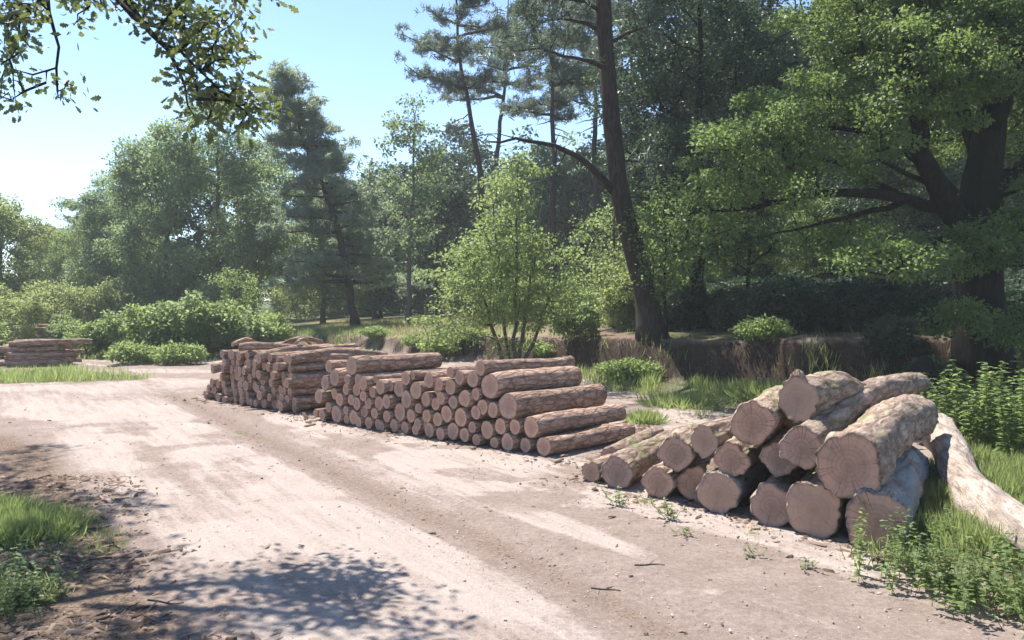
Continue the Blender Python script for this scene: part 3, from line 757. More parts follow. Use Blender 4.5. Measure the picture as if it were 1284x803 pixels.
# --- the big oak on the right ---------------------------------------------------
def big_oak():
    rng = np.random.default_rng(71); D = 14.6
    base = spot(1228, D, -.1); o = empty('oak_tree', base)
    L = lambda px, py, dy=0.0: at_dist(px, py, D + dy) - base
    tr = resample(np.array([(*L(1232, 470), .56), (*L(1230, 410), .44), (*L(1226, 340), .41), (*L(1225, 285), .42), (*L(1232, 215), .30), (*L(1245, 140), .26), (*L(1258, 50), .22), (*L(1262, -40), .16), (*L(1258, -150), .08)]), .35)
    a = Acc(); tube(a, tr[:, :3], tr[:, 3], 16, rng, .06)
    limbs = [tr]; lm = []
    spec = [([(1222, 300, 0), (1190, 262, -.4), (1165, 215, -.8), (1150, 150, -1.2), (1140, 70, -1.6), (1120, 10, -1.8)], .24, .05),
            ([(1218, 285, 0), (1165, 258, -.4), (1110, 243, -.5), (1060, 240, -.4), (1000, 250, -.2), (930, 262, 0), (880, 270, .1)], .14, .02),
            ([(1195, 245, -.3), (1160, 205, -.4), (1120, 178, .0), (1070, 165, .4), (1010, 160, .7)], .13, .03),
            ([(1228, 250, 0), (1262, 222, .4), (1300, 190, .8), (1360, 150, 1.4)], .2, .04),
            ([(1230, 200, 0), (1205, 130, .8), (1190, 50, 1.5), (1185, -30, 2.0)], .17, .03),
            ([(1240, 170, 0), (1275, 95, -.9), (1310, 20, -1.7), (1330, -50, -2.3)], .17, .03),
            ([(1220, 320, 0), (1170, 305, .5), (1110, 300, 1.2), (1050, 308, 1.8)], .07, .015),
            ([(1222, 275, 0), (1190, 290, -1.2), (1150, 320, -2.2), (1110, 345, -2.8)], .06, .012),
            ([(1222, 330, 0), (1175, 318, .2), (1120, 322, .5), (1060, 340, .8), (1010, 350, 1.0)], .06, .012),
            ([(1140, 250, -.4), (1100, 270, -.2), (1050, 272, 0), (990, 290, .2), (950, 300, .2)], .06, .012),
            ([(1130, 248, -.4), (1090, 225, .2), (1040, 200, .5), (980, 190, .6)], .07, .015),
            ([(1215, 262, 0), (1180, 235, -.6), (1130, 215, -.9), (1085, 190, -1.0)], .09, .02),
            ([(1235, 300, 0), (1290, 290, -.8), (1360, 270, -1.6)], .12, .03)]
    for pts, r0, r1 in spec:
        lb = taper_line([L(*q) for q in pts], r0, r1, .3, .03, rng); limbs.append(lb)
        m = Acc(); tube(m, lb[:, :3], lb[:, 3], 9, rng, .07); lm.append(m)
    E = lambda px, py, dy, rx, ry, rz: (*L(px, py, dy), rx, ry, rz)
    ells = [E(905, 235, -0.48, 1.0, 1.2, .55), E(925, 180, -0.32, 1.0, 1.2, .6), E(1000, 155, -0.28, 1.2, 1.5, .75), E(960, 250, -0.4, 1.2, 1.3, .35),
            E(1080, 130, -0.24, 1.3, 1.7, .85), E(1090, 60, -0.12, 1.2, 1.6, .9), E(1160, 80, -1.6, 1.3, 1.5, .9), E(1060, 205, -0.48, 1.3, 1.2, .35), E(1170, 20, 0.0, 1.6, 2.2, 1.1),
            E(1240, 60, -1.8, 1.4, 1.4, 1.0), E(1270, -20, 0.0, 2.0, 2.6, 1.5), E(1160, -70, 0.0, 2.2, 2.5, 1.3), E(1060, 0, 0.12, 1.3, 1.5, .8), E(1300, 120, 0.5, 1.6, 2.0, 1.2), E(1330, 250, 0.0, 1.5, 1.8, .7),
            E(1130, 325, -2.4, .9, .7, .25), E(1040, 300, 0.32, 1.0, .9, .3), E(1250, -150, 0.0, 2.8, 3.0, 1.5), E(1380, 20, 0.0, 2.2, 2.6, 2.0), E(1200, 150, 2.2, 1.6, 1.3, .9), E(1195, 300, -1.4, 1.0, .7, .35), E(1255, 320, -1.5, 1.0, .6, .5), E(1225, 385, -1.2, .8, .5, .35), E(1285, 310, -1.2, 1.1, .8, .6), E(1200, 395, -1.0, .9, .6, .4), E(1265, 400, -1.3, .9, .6, .4), E(1150, 150, -1.6, 1.1, .8, .6), E(890, 285, -0.56, .6, .6, .2)]
    cl = blob(rng, ells, 900, .4, .26)
    for P, r, q in grow(limbs, cl, rng, .5, .0105, .006, .16, .5): tube(a if q == 0 else lm[q - 1], P, r, 5 if r[0] > .03 else 4)
    t = link('trunk', a.mesh('oak_trunk', M['oak_bark'], True), o)
    for m in lm: link('limb', m.mesh('oak_limb', M['oak_bark'], True), o)
    lc = Acc(); lc.add(*clump_leaves(cl, 260, .40, .066, 'ovate', rng, .5, .45))
    link('crown', lc.mesh('oak_crown', M['oak_leaf']), o)
    tag(o, 'big spreading oak with a dark forked trunk at the right edge', 'tree')
big_oak()

# --- oak beside the camera, its branches hanging into the top left ---------------
def near_oak():
    rng = np.random.default_rng(81)
    base = np.array([-9.6, 8.6, float(height(-9.6, 8.6)) - .1]); o = empty('oak_tree', base)
    L = lambda px, py, d: at_dist(px, py, d) - base
    W = lambda x, y, z: np.array([x, y, z]) - base
    tr = resample(np.array([(0, 0, 0, .45), (.1, 0, 2, .36), (.2, .1, 4.2, .32), (.1, .3, 6.5, .26), (.3, .2, 9, .18), (.3, .1, 11, .08)]), .4)
    limbs = [tr]; lm = []; a = Acc(); tube(a, tr[:, :3], tr[:, 3], 14, rng, .06)
    spec = [([tr[12, :3], W(-7.6, 8.4, 6.6), W(-5.6, 8.1, 6.4), L(95, -45, 7.9), L(150, -2, 7.8), L(185, 32, 7.7), L(212, 70, 7.6), L(232, 108, 7.5)], .15, .012),
            ([L(140, -8, 7.8), L(165, 22, 7.6), L(200, 45, 7.4), L(240, 78, 7.3), L(268, 105, 7.2)], .03, .008),
            ([tr[13, :3], W(-7.2, 9.2, 6.9), L(55, -50, 8.2), L(62, 25, 8.1), L(76, 62, 8.0), L(72, 115, 8.0)], .08, .010),
            ([W(-5.0, 8.0, 6.3), L(200, -60, 7.4), L(280, -35, 7.0), L(330, -15, 6.8)], .06, .012),
            ([tr[14, :3], W(-7.4, 7.2, 7.4), W(-5.0, 6.6, 7.6), W(-3.2, 7.2, 7.4)], .12, .02),
            ([tr[16, :3], W(-11, 6, 8.5), W(-12, 4, 9)], .12, .03)]
    for k, (pts, r0, r1) in enumerate(spec):
        lb = taper_line(pts, r0, r1, .22, .015, rng); limbs.append(lb)
        m = Acc(); tube(m, lb[:, :3], lb[:, 3], 8, rng, .08); lm.append(m)
    vis = []
    def put(px, py, d, n, sx, sy):
        for _ in range(n): vis.append(L(px + rng.normal() * sx, py + rng.normal() * sy, d + rng.normal() * .35))
    put(225, 25, 7.6, 24, 30, 14); put(265, 62, 7.4, 30, 26, 16); put(300, 118, 7.2, 22, 16, 16); put(245, 100, 7.3, 10, 16, 12); put(262, 138, 7.2, 9, 12, 8)
    put(310, 145, 7.2, 4, 10, 6); put(140, -6, 7.8, 16, 36, 8); put(15, 45, 8.1, 20, 12, 26); put(28, 12, 8.1, 14, 18, 12); put(100, -5, 8.0, 7, 16, 8); put(98, 28, 7.9, 2, 5, 5)
    put(2, 110, 8.2, 6, 6, 16); put(76, 100, 8.0, 4, 8, 8); put(300, -14, 7.0, 12, 22, 8); put(190, 5, 7.7, 8, 14, 10); put(280, 28, 7.4, 8, 18, 10); put(230, -40, 7.4, 12, 50, 14)
    vis = np.array(vis)
    ells = [(*W(-9.2, 8.8, 9.4), 3.4, 3.2, 2.0), (*W(-11, 5.5, 8.6), 2, 2, 1.3)]
    hid = blob(rng, ells, 190, .3, .3)
    # clumps that shade the track in front, placed back along the sun's direction
    el, az = R(SUN_EL), R(SUN_AZ); sv = np.array([math.sin(az) * math.cos(el), math.cos(az) * math.cos(el), math.sin(el)])
    sh = []
    for (px, py, n, sx, sy, zz) in ((330, 735, 3, 20, 10, 6.6), (300, 790, 7, 46, 8, 6.4), (225, 797, 5, 36, 7, 6.3),
                                    (120, 632, 16, 42, 11, 8.2), (50, 640, 12, 30, 16, 8.2), (30, 572, 14, 36, 8, 8.8), (10, 600, 10, 20, 14, 8.6)):
        for _ in range(n):
            g0 = ground_at(px + rng.normal() * sx, py + rng.normal() * sy); sh.append(g0 + sv * zz / sv[2] * rng.uniform(.97, 1.03) - base)
    sh = np.array(sh)
    cl = np.concatenate([vis, hid, sh])
    for P, r, q in grow(limbs, cl, rng, .25, .006, .0035, .16, .3): tube(a if q == 0 else lm[q - 1], P, r, 5 if r[0] > .03 else 4)
    for m in lm: link('limb', m.mesh('near_oak_limb', M['oak_bark'], True), o)
    link('trunk', a.mesh('near_oak_trunk', M['oak_bark'], True), o)
    lc = Acc(); lc.add(*clump_leaves(vis, 11, .20, .088, 'oak', rng, .8, .3)); lc.add(*clump_leaves(sh, 20, .24, .11, 'oak', rng, .6, .9)); lc.add(*clump_leaves(hid, 60, .5, .13, 'oak', rng, .6, .9))
    link('crown', lc.mesh('near_oak_crown', M['near_oak_leaf']), o)
    tag(o, 'oak branches with lobed leaves hanging into the top left corner', 'tree')
near_oak()

# --- bushes ---------------------------------------------------------------------
def bush_kind(name, w, h, seed, mat, n=70, per=45, rad=.3, size=.12, shape='ovate'):
    rng = np.random.default_rng(seed)
    ells = [(0, 0, h * .42, w * .8, w * .7, h * .45)]
    for k in range(6):
        a = rng.uniform(0, 6.28); ells.append((math.cos(a) * w * .6, math.sin(a) * w * .5, h * rng.uniform(.3, .75), w * .35, w * .35, h * .25))
    cl = blob(rng, ells, n, .5, .15); cl[:, 2] = np.abs(cl[:, 2]) + .05
    st = [taper_line([(0, 0, 0), (rng.normal() * w * .2, rng.normal() * w * .2, h * .4), (rng.normal() * w * .5, rng.normal() * w * .4, h * .75)], .03, .008, .25, .02, rng)]
    tm, cm = tree_meshes(name, st, cl, dict(mat=mat, per=per, rad=rad, size=size, shape=shape, flat=.7), seed, M['grey_bark'], flare=False, kr=.004, step=.3, rmin=.004)
    return tm, cm
K['bush_a'] = bush_kind('bush_a', 1.1, 1.7, 31, M['bush_leaf'], 95, 50, .3, .13)
K['bush_b'] = bush_kind('bush_b', 1.2, 2.1, 32, M['bush_leaf'], 100, 50, .3, .13)
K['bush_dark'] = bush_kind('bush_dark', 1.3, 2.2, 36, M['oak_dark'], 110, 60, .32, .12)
K['bush_light'] = bush_kind('bush_light', 1.0, 1.9, 35, M['weed_leaf'], 80, 55, .26, .12)
K['bush_low'] = bush_kind('bush_low', 1.2, .9, 33, M['weed_leaf'], 70, 45, .26, .12)
K['bush_yellow'] = bush_kind('bush_yellow', 2.4, 3.2, 34, M['leaf_yellow'], 130, 70, .45, .13)
# --- leafy weeds in front of the big pile ----------------------------------------
def weed_mesh(seed, n=26, w=.35, h=.5):
    rng = np.random.default_rng(seed); a = Acc(); C = []; D = []; Z = []
    for k in range(n):
        b = np.array([*(rng.normal(size=2) * w * .6), 0]); tip = b + np.array([*(rng.normal(size=2) * .12), h * rng.uniform(.45, 1.1)])
        P = resample([b, b * .6 + tip * .4 + rng.normal(size=3) * .02, tip], .05); tube(a, P, np.linspace(.004, .002, len(P)), 4)
        for q in range(2, len(P)):
            for s in range(4 if n > 50 else 3):
                an = rng.uniform(0, 6.28); C.append(P[q]); D.append([math.cos(an), math.sin(an), rng.uniform(-.3, .35)]); Z.append(rng.uniform(.035, .085) * (1.35 if n > 50 else 1) * (1.15 - .5 * q / len(P)))
    C = np.array(C); D = np.array(D); N = unit(rng, len(C)) * .4 + [0, 0, 1]
    a.add(*cards(C, D, N, np.array(Z), 'ovate', rng)); return a.mesh('weed_foliage', M['weed_leaf'])
K['nettle'] = weed_mesh(44, 80, .62, .85); K['weed_a'] = weed_mesh(41, 34, .42, .5); K['weed_b'] = weed_mesh(42, 26, .36, .38); K['weed_small'] = weed_mesh(43, 7, .10, .2)
def Bsh(kind, px, dist, label, sc=1.0, rz=None, name='bush', group=None, y=None):
    o = empty(name, spot(px, dist), RN.uniform(0, 6.28) if rz is None else rz); o.scale = (sc, sc, sc)
    if isinstance(K[kind], tuple): link('stem', K[kind][0], o); link('foliage', K[kind][1], o)
    else: link('foliage', K[kind], o)
    tag(o, label, 'bush', group); return o
for kd, px, d, sc, lab in [
        ('bush_light', 108, 27.5, .72, 'leafy bush just right of the small left log stack'),
        ('bush_b', 150, 27.6, .78, 'bush between the small left log stack and the pale topped bushes'),
        ('bush_light', 190, 27, .98, 'second bush in the row from the small left log stack, pale leaves on top'),
        ('bush_b', 232, 27, 1.1, 'tallest bush in the middle of the front row of bushes'),
        ('bush_light', 272, 27.5, 1.05, 'dense bush just left of the far log stack top'),
        ('bush_a', 303, 28, 1.1, 'bush directly behind the left end of the far log stack'),
        ('bush_light', 340, 29, .85, 'bush at the right end of the row above the far log stack'),
        ('bush_low', 168, 24.8, .8, 'low pale herb clump at the foot of the bushes, left one'),
        ('bush_low', 222, 24.6, .8, 'low pale herb clump at the foot of the tallest bush'),
        ('bush_yellow', 45, 40, .9, 'yellow green shrub mass behind the far left log stack'),
        ('bush_yellow', 95, 42, 1.0, 'soft yellow green shrub above the small left log stack'),
        ('bush_yellow', 130, 46, .9, 'pale shrub against the dark foot of the left wood'),
        ('bush_yellow', 8, 36, .75, 'yellow green shrub at the left edge beside the far log stack'),
        ('bush_a', -14, 27, .7, 'small bright bush at the left edge behind the small left log stack'),
        ('bush_a', 84, 36, .8, 'dark round bush behind the two left log stacks'),
        ('bush_low', 440, 22.5, .8, 'small green bush on the bank just above the middle stack'),
        ('bush_low', 560, 25.0, .9, 'low bush on the terrace left of the light green young tree'),
        ('bush_a', 725, 21.5, .7, 'shaded bush at the foot of the light green young tree, right side'),
        ('nettle', 1205, 11.0, 1.0, 'tall leafy nettle bush on the right grass beside the pale curved log'),
        ('nettle', 1258, 10.4, 1.25, 'tallest nettle bush at the right edge under the oak'),
        ('nettle', 1296, 9.6, 1.1, 'nettle bush cut by the right edge of the picture'),
        ('bush_low', 955, 17.3, .6, 'white flecked bush on the shaded bank behind the big log pile'),
        ('bush_low', 800, 18.5, .62, 'pale weedy bush at the bank foot right of the middle stack'),
        ('bush_low', 770, 19.3, .5, 'little bush at the bank foot close behind the middle stack end'),
        ]:
    Bsh(kd, px, d, lab, sc)
for d in (44, 60):
    for px in range(600 if d < 50 else 370, 1310, 46 if d > 50 else 36):
        yb = RN.uniform() < (.5 if px < 860 else 0)
        Bsh('bush_yellow' if yb else 'bush_b' if px < 860 else 'bush_dark', px + RN.uniform(-14, 14), d + RN.uniform(-3, 3), 'one of the understorey bushes growing between the trunks of the wood', RN.uniform(.8, 1.1) * (1.2 if d > 50 else .9) * (1 if yb else 1.5), group='understorey bushes')  # right-hand bushes get darker leaves, putting the wood's shade into their colour
for k in range(110):
    px = RN.uniform(600, 1290) if k < 30 else RN.uniform(760, 1290); d = float(bank_y((px - 642) / F * 20)) + RN.uniform(4, 15) * (1 if k < 30 else .8)
    Bsh('bush_dark' if px > 850 else 'bush_b' if RN.uniform() < .5 else 'bush_yellow', px, d, 'one of the understorey bushes growing between the trunks of the wood', RN.uniform(.4, .8) * (.5 if px < 700 and d < 28 else 1), group='understorey bushes')  # dark leaf kind on the right paints in under-canopy shade

for k, (px, dz, kd, sc, lab) in enumerate([
        (470, .1, 'bush_low', .5, 'low ivy like bush spilling over the bank edge behind the far stack'), (520, -.2, 'bush_low', .45, 'small bush on the bank face above the left of the middle stack'),
        (590, -.1, 'bush_low', .5, 'leafy bush on the bank edge above the middle of the stack'), (680, -.3, 'bush_low', .4, 'bush on the bank face right of the young tree'),
        (1120, -.2, 'bush_dark', .4, 'dark bush at the bank behind the grey log tip'), (1165, -.8, 'bush_dark', .45, 'dark bush at the foot of the oak behind the grey log tip')]):
    y = 20.0
    for _ in range(8): y = float(bank_y((px - 642) / F * y))
    Bsh(kd, px, y + dz, lab, sc)
def Weed(kind, px, py, label, sc=1.0, group=None):
    p = ground_at(px, py); p[2] = float(height(p[0], p[1])) - .01
    o = empty('weed_plant', p, RN.uniform(0, 6.28)); o.scale = (sc, sc, sc)
    link('foliage', K[kind], o); return tag(o, label, 'weed', group)
for kd, px, py, sc, lab in [
        ('weed_a', 1120, 722, .8, 'leafy weed clump right in front of the rightmost bottom log'),
        ('weed_a', 1168, 742, .65, 'weed clump on the track edge between front log and curved log'),
        ('weed_a', 1218, 750, .6, 'weed clump on the track edge below the pale curved log'),
        ('weed_b', 1255, 772, .9, 'weed clump nearest the bottom right corner'),
        ('weed_b', 1180, 690, .6, 'weed clump in the shade just left of the pale curved log'),
        ('weed_b', 1278, 735, .8, 'weed clump at the right edge under the end of the curved log'),
        ('weed_a', 5, 775, .55, 'bright leafy weed clump in the bottom left corner'),
        ('weed_b', 40, 752, .6, 'bright leafy weed clump on the litter near the bottom left corner'),
        ('weed_b', 18, 725, .8, 'weed clump behind the bright clump at the left edge'),
        ('weed_small', 775, 633, .9, 'small weed at the foot of the mossy log on the left of the big pile'),
        ('weed_small', 838, 650, .9, 'small upright weed before the split between two lower logs'),
        ('weed_small', 855, 672, .5, 'little weed on the track edge in front of the bluish bottom log'),
        ('weed_small', 945, 700, .5, 'little weed on the track edge below the knotted bottom log'),
        ('weed_b', 905, 515, .8, 'sunlit tall weed on the bank foot left of the big pile top'),
        ('weed_b', 880, 524, .6, 'sunlit weed tuft on the bare ground behind the big pile'),
        ('weed_small', 1010, 716, .5, 'little weed in front of the round front log of the big pile')]:
    Weed(kd, px, py, lab, sc)

# --- grass (stuff) ------------------------------------------------------------------
def grass(name, n, xr, yr, dens, hgt, mat, seed, wid=1.0, lab=None):
    rng = np.random.default_rng(seed)
    x = rng.uniform(*xr, n); y = rng.uniform(*yr, n)
    cl = fbm(x * 2.3, y * 2.3, seed + 3, 3)
    keep = rng.uniform(size=n) < dens(x, y) * smooth(.25, .6, cl)
    x, y, cl = x[keep], y[keep], cl[keep]
    C = np.stack([x, y, height(x, y) - .01], -1)
    D = unit(rng, len(x)) * .45 + [0, 0, 1]; N = unit(rng, len(x))
    sz = hgt * rng.uniform(.45, 1.25, len(x)) * (.6 + .8 * smooth(.3, .7, cl))
    V, fs, rnd = cards(C, D, N, sz, 'grass', rng)
    a = Acc(); a.add(V, fs, rnd); o = link(name, a.mesh(name, mat)); tag(o, lab, kind='stuff'); return o
grass('grass', 420000, (2.2, 12), (4.6, 16), grass_mask, .17, M['grass_blade'], 91)
grass('grass', 90000, (-7.5, -2.4), (4.2, 9.5), lambda x, y: left_grass(x, y) * .9, .09, M['grass_blade'], 92)
grass('grass', 110000, (-17, -5), (17.5, 34), far_grass, .2, M['grass_blade'], 93)
grass('grass', 130000, (0.5, 14), (9, 24), bank_grass, .22, M['grass_blade'], 94)
grass('dry_grass', 260000, (-14, 14), (11, 46), terrace_grass, .17, M['dry_grass'], 95)
def edge_dens(x, y):
    d = y - bank_y(x); return np.exp(-((d + .1) / .35) ** 2) * smooth(-11, -8, x) * (1 - .35 * smooth(3, 5.5, x))
grass('grass', 90000, (-11, 14), (10.5, 42), edge_dens, .22, M['grass_blade'], 96)
grass('grass', 60000, (-3.5, 4.0), (4.6, 10.5), lambda x, y: np.exp(-((0.83 * x + 0.56 * y - (5.55 + .3 * np.clip(-x, 0, 5) * 0)) / .16) ** 2) * smooth(.55, .72, fbm(x * 1.7, y * 1.7, 97, 3)) * smooth(.4, 1.0, x), .10, M['grass_blade'], 97)
grass('grass', 9000, (-9.0, 2), (7, 18), lambda x, y: smooth(.70, .78, fbm(x * .9, y * .9, 98, 3)) * .5, .07, M['grass_blade'], 98)

def tuft(px, py, w, h, n, label, seed, mat='grass_blade'):
    rng = np.random.default_rng(seed); p = ground_at(px, py); p[2] = float(height(p[0], p[1])) - .02
    b = rng.normal(size=(n, 2)) * w * .45
    C = np.concatenate([b, np.zeros((n, 1))], 1); D = np.concatenate([b * .6 / w, np.ones((n, 1)) * .8], 1) + unit(rng, n) * .6
    a = Acc(); a.add(*cards(C, D, unit(rng, n), h * rng.uniform(.5, 1.15, n), 'grass', rng))
    o = link('grass_tuft', a.mesh('grass_tuft', M[mat])); o.location = p; tag(o, label, 'grass tuft')
tuft(28, 668, .40, .20, 7000, 'big dark tuft of long grass on the left verge', 101)
tuft(-25, 655, .42, .22, 6000, 'long grass tuft cut by the left edge of the picture', 102)
tuft(808, 530, .24, .26, 1300, 'bright grass tuft on bare ground right of the middle stack', 103)
tuft(300, 541, .12, .06, 220, 'tiny grass tuft on the bare track before the far stack', 104)
tuft(955, 505, .45, .4, 2400, 'shaded grass tuft at the bank foot left of the top logs', 105)
tuft(855, 508, .6, .3, 2400, 'shaded grass tuft at the bank foot behind the lone ground logs', 106)

# ------------------------------------------------------------------ logs
def bark_radius(rng, r):
    ph = rng.uniform(0, 6.28, 10); am = rng.uniform(.4, 1, 10)
    def f(th, x):
        v = .035 * am[0] * np.cos(2 * th + ph[0] + .6 * x) + .03 * am[1] * np.cos(3 * th + ph[1] - .8 * x) + .018 * am[2] * np.cos(5 * th + ph[2] + 2 * x)
        v = v + .02 * am[3] * np.sin(4.3 * x + ph[3]) + .016 * am[4] * np.cos(7 * th + 3.1 * x + ph[4]) + .012 * am[5] * np.cos(11 * th - 7 * x + ph[5]) + .012 * am[6] * np.sin(13 * x + 2 * th + ph[6])
        return 1 + v
    return f

def make_log(front, back, r0, r1, label, seed, mat='stack_bark', cut='cut', bend=0.0, bdir=None, segs=20, rings=14, knots=3, rough=1.0, path=None, spike=0, tilt=0.0, group=None, name='log', both=True, rag=0.0):
    rng = np.random.default_rng(seed)
    front = np.asarray(front, float); back = np.asarray(back, float)
    ax = back - front; Ln = np.linalg.norm(ax); X = ax / Ln
    Y = np.cross([0, 0, 1.0], X); Y /= np.linalg.norm(Y); Zv = np.cross(X, Y)
    Mx = Matrix(((X[0], Y[0], Zv[0], front[0]), (X[1], Y[1], Zv[1], front[1]), (X[2], Y[2], Zv[2], front[2]), (0, 0, 0, 1)))
    th = np.linspace(0, 2 * np.pi, segs, endpoint=False)
    t = np.linspace(0, 1, rings); f = bark_radius(rng, r0)
    if path is not None:
        Pw = resample(np.asarray(path, float), np.linalg.norm(np.diff(path, axis=0), axis=1).sum() / (rings - 1) * .999)[:]
        rings = len(Pw); t = np.linspace(0, 1, rings)
        loc = (Pw - front) @ np.stack([X, Y, Zv], 1); cx, cy, cz = loc.T
    else:
        if bdir is None: bdir = rng.uniform(0, 6.28)
        b = np.sin(np.pi * t) * bend + .35 * bend * np.sin(2 * np.pi * t + rng.uniform(0, 6))
        cx = t * Ln; cy = b * math.cos(bdir); cz = b * math.sin(bdir)
        cy = cy - cy[0] * (1 - t); cz = cz - cz[0] * (1 - t)
    rr = r0 * (1 - t) + r1 * t
    TH, TT = np.meshgrid(th, t)
    rad = rr[:, None] * (1 + rough * (f(TH, TT * Ln) - 1))
    for k in range(knots):                                    # branch stubs and swellings
        kt, ka, kw = rng.uniform(.08, .95), rng.uniform(0, 6.28), rng.uniform(.35, .6)
        da = np.angle(np.exp(1j * (TH - ka))); dx = (TT - kt) * Ln / (r0 * 1.1)
        rad += r0 * rng.uniform(.05, .17) * (2.0 if rng.uniform() < .25 else 1) * np.exp(-(da / kw) ** 2 - (dx / .8) ** 2)
    rad += rng.normal(size=rad.shape) * .012 * rough * r0
    if rag: rad *= 1 + (.05 + .05 * np.cos(4 * TH + r0 * 40) + .03 * np.cos(9 * TH + r0 * 90)) * np.exp(-(TT * Ln / .16) ** 2) + .03 * np.sin(TT * Ln * 23 + 2.0 * np.cos(TH * 2 + r0 * 50)) * np.sin(TT * Ln * 5 + TH)
    Vx = cx[:, None] + 0 * TH; 
    endw = np.exp(-TT * Ln / 0.03)
    Vx = Vx + tilt * r0 * np.cos(TH - 1.0) * np.exp(-TT * Ln / .2)
    if rag: Vx[0] += rng.normal(size=segs) * rag
    rad0 = rad.copy()
    if spike: 
        sp = np.exp(-(np.angle(np.exp(1j * (TH - math.pi / 2))) / .28) ** 2) * np.exp(-TT * Ln / .12); rad += spike * sp
    Vy = cy[:, None] + rad * np.cos(TH); Vz = cz[:, None] + rad * np.sin(TH)
    V = np.stack([Vx, Vy, Vz], -1).reshape(-1, 3)
    i = np.arange(rings - 1)[:, None] * segs; j = np.arange(segs)[None, :]; j2 = (j + 1) % segs
    q = np.stack([i + j, i + segs + j, i + segs + j2, i + j2], -1).reshape(-1, 4)
    inner = []; nv = len(V); Fs = [q]; extra = []
    for end in (0, 1):
        row = 0 if end == 0 else rings - 1; sgn = -1 if end == 0 else 1
        c = np.array([cx[row], cy[row], cz[row]]); ring = V.reshape(rings, segs, 3)[row]
        ins = np.stack([ring[:, 0], c[1] + rad0[row] * np.cos(th) * .94, c[2] + rad0[row] * np.sin(th) * .94], -1)
        if rag: ins[:, 0] = c[0] + .35 * (ring[:, 0] - c[0])
        ins[:, 0] += sgn * .004
        extra.append(ins); inner.append((c, ins, sgn))
        b0 = nv + end * segs; a0 = row * segs; jj = np.arange(segs); jk = (jj + 1) % segs
        ann = np.stack([a0 + jj, a0 + jk, b0 + jk, b0 + jj], -1)
        Fs.append(ann if end == 0 else ann[:, ::-1])
    V = np.concatenate([V] + extra)
    me = np_mesh('log', V, Fs, M[mat], shade=True)
    o = empty(name, (0, 0, 0)); o.matrix_world = Mx; tag(o, label, 'log', group); link('bark', me, o)
    for c, ins, sgn in (inner if both else inner[:1]):        # sawn faces
        rg = []; K2 = 5
        for k in range(K2):
            s = 1.008 * (1 - k / K2); p = c + (ins - c) * s; p[:, 0] = c[0] + (ins[:, 0] - c[0]) * max(0, 1 - 2.5 * k / K2) + (sgn * .004) * (k > 2); p[:, 0] += sgn * .003 + rng.normal(size=segs) * .0008 * (k > 0); rg.append(p)
        cc = c.copy(); cc[0] = np.mean(rg[-1][:, 0]); W = np.concatenate(rg + [cc[None]]); ea = np.concatenate([np.full(segs, 1 - k / K2) for k in range(K2)] + [[0.0]])
        jj = np.arange(segs); jk = (jj + 1) % segs; FF = []
        for k in range(K2 - 1):
            a0, b0 = k * segs, (k + 1) * segs; FF.append(np.stack([a0 + jj, a0 + jk, b0 + jk, b0 + jj], -1))
        quad = np.concatenate(FF); tri = np.stack([(K2 - 1) * segs + jj, (K2 - 1) * segs + jk, np.full(segs, K2 * segs)], -1)
        if sgn > 0: quad, tri = quad[:, ::-1], tri[:, ::-1]
        link('cut_face', np_mesh('cut_face', W, [quad, tri], M[cut], shade=True, attr={'edge': ea}), o)
    return o

ORD = ['first', 'second', 'third', 'fourth', 'fifth', 'sixth', 'seventh', 'eighth', 'ninth', 'tenth', 'eleventh', 'twelfth', 'thirteenth', 'fourteenth',
       'fifteenth', 'sixteenth', 'seventeenth', 'eighteenth', 'nineteenth', 'twentieth', 'twenty-first', 'twenty-second', 'twenty-third', 'twenty-fourth', 'twenty-fifth', 'twenty-sixth']

# middle stack: log ends read off, on the vertical plane of its face
A2, B2 = ground_at(393, 527)[:2], ground_at(684, 573)[:2]
c1 = [(105,630,45),(185,650,60),(165,460,75),(225,325,80),(255,160,65),(320,270,95),(250,570,55),(340,640,95),(305,435,60),(380,490,70),(430,390,60),(460,290,55),(490,155,100),
      (435,600,50),(435,690,50),(525,395,70),(565,290,60),(490,495,60),(550,530,70),(515,670,80),(600,615,70),(575,740,60),(650,330,75),(725,285,45),(620,455,60),(660,530,60),(715,415,60),
      (760,530,80),(795,365,80),(855,355,60),(860,510,75),(730,630,60),(845,660,65),(665,740,65),(750,745,60),(810,770,50),(950,385,90),(915,755,70),(1030,280,75),(965,620,100),(1050,490,90),
      (1150,400,95),(1090,655,70),(1180,575,55),(1240,490,75),(1165,735,60),(1020,780,60),(1265,300,80),(1090,250,50)]
c2 = [(322,285,38),(365,240,48),(430,260,62),(435,155,42),(492,195,55),(585,205,65),(645,125,58),(715,255,95),(375,340,50),(455,370,52),(545,345,65),(615,312,48),(318,385,50),(260,470,52),
      (330,495,55),(400,455,65),(505,480,72),(615,445,55),(665,405,60),(740,425,58),(845,400,100),(212,520,45),(175,570,42),(272,590,60),(365,600,50),(440,580,65),(535,605,55),(590,550,45),
      (620,640,45),(690,570,70),(785,545,62),(745,665,45),(850,660,68),(885,550,60),(210,410,40),(25,540,50),(95,565,48)]
c3 = [(265,550,80),(355,690,75),(210,690,58)]
ends = [(380 + a / 8.025, 440 + b / 8.025, r / 8.025) for a, b, r in c1] + [(490 + a / 5.74, 440 + b / 5.74, r / 5.74) for a, b, r in c2] + [(620 + a / 5.73, 440 + b / 5.73, r / 5.73) for a, b, r in c3]
AX2 = np.array([.715, .70, 0]); AX2 /= np.linalg.norm(AX2)
info = []
for px, py, rp in ends:
    p = on_plane(px, py, A2, B2); r = rp / F * p[1] * .97; u = np.dot(p[:2] - A2, (B2 - A2) / np.linalg.norm(B2 - A2))
    info.append([p, r, u, px, py])
rows = {}
for k, it in enumerate(info): rows.setdefault(min(5, max(0, int((it[0][2] - .02) / .19))), []).append(k)
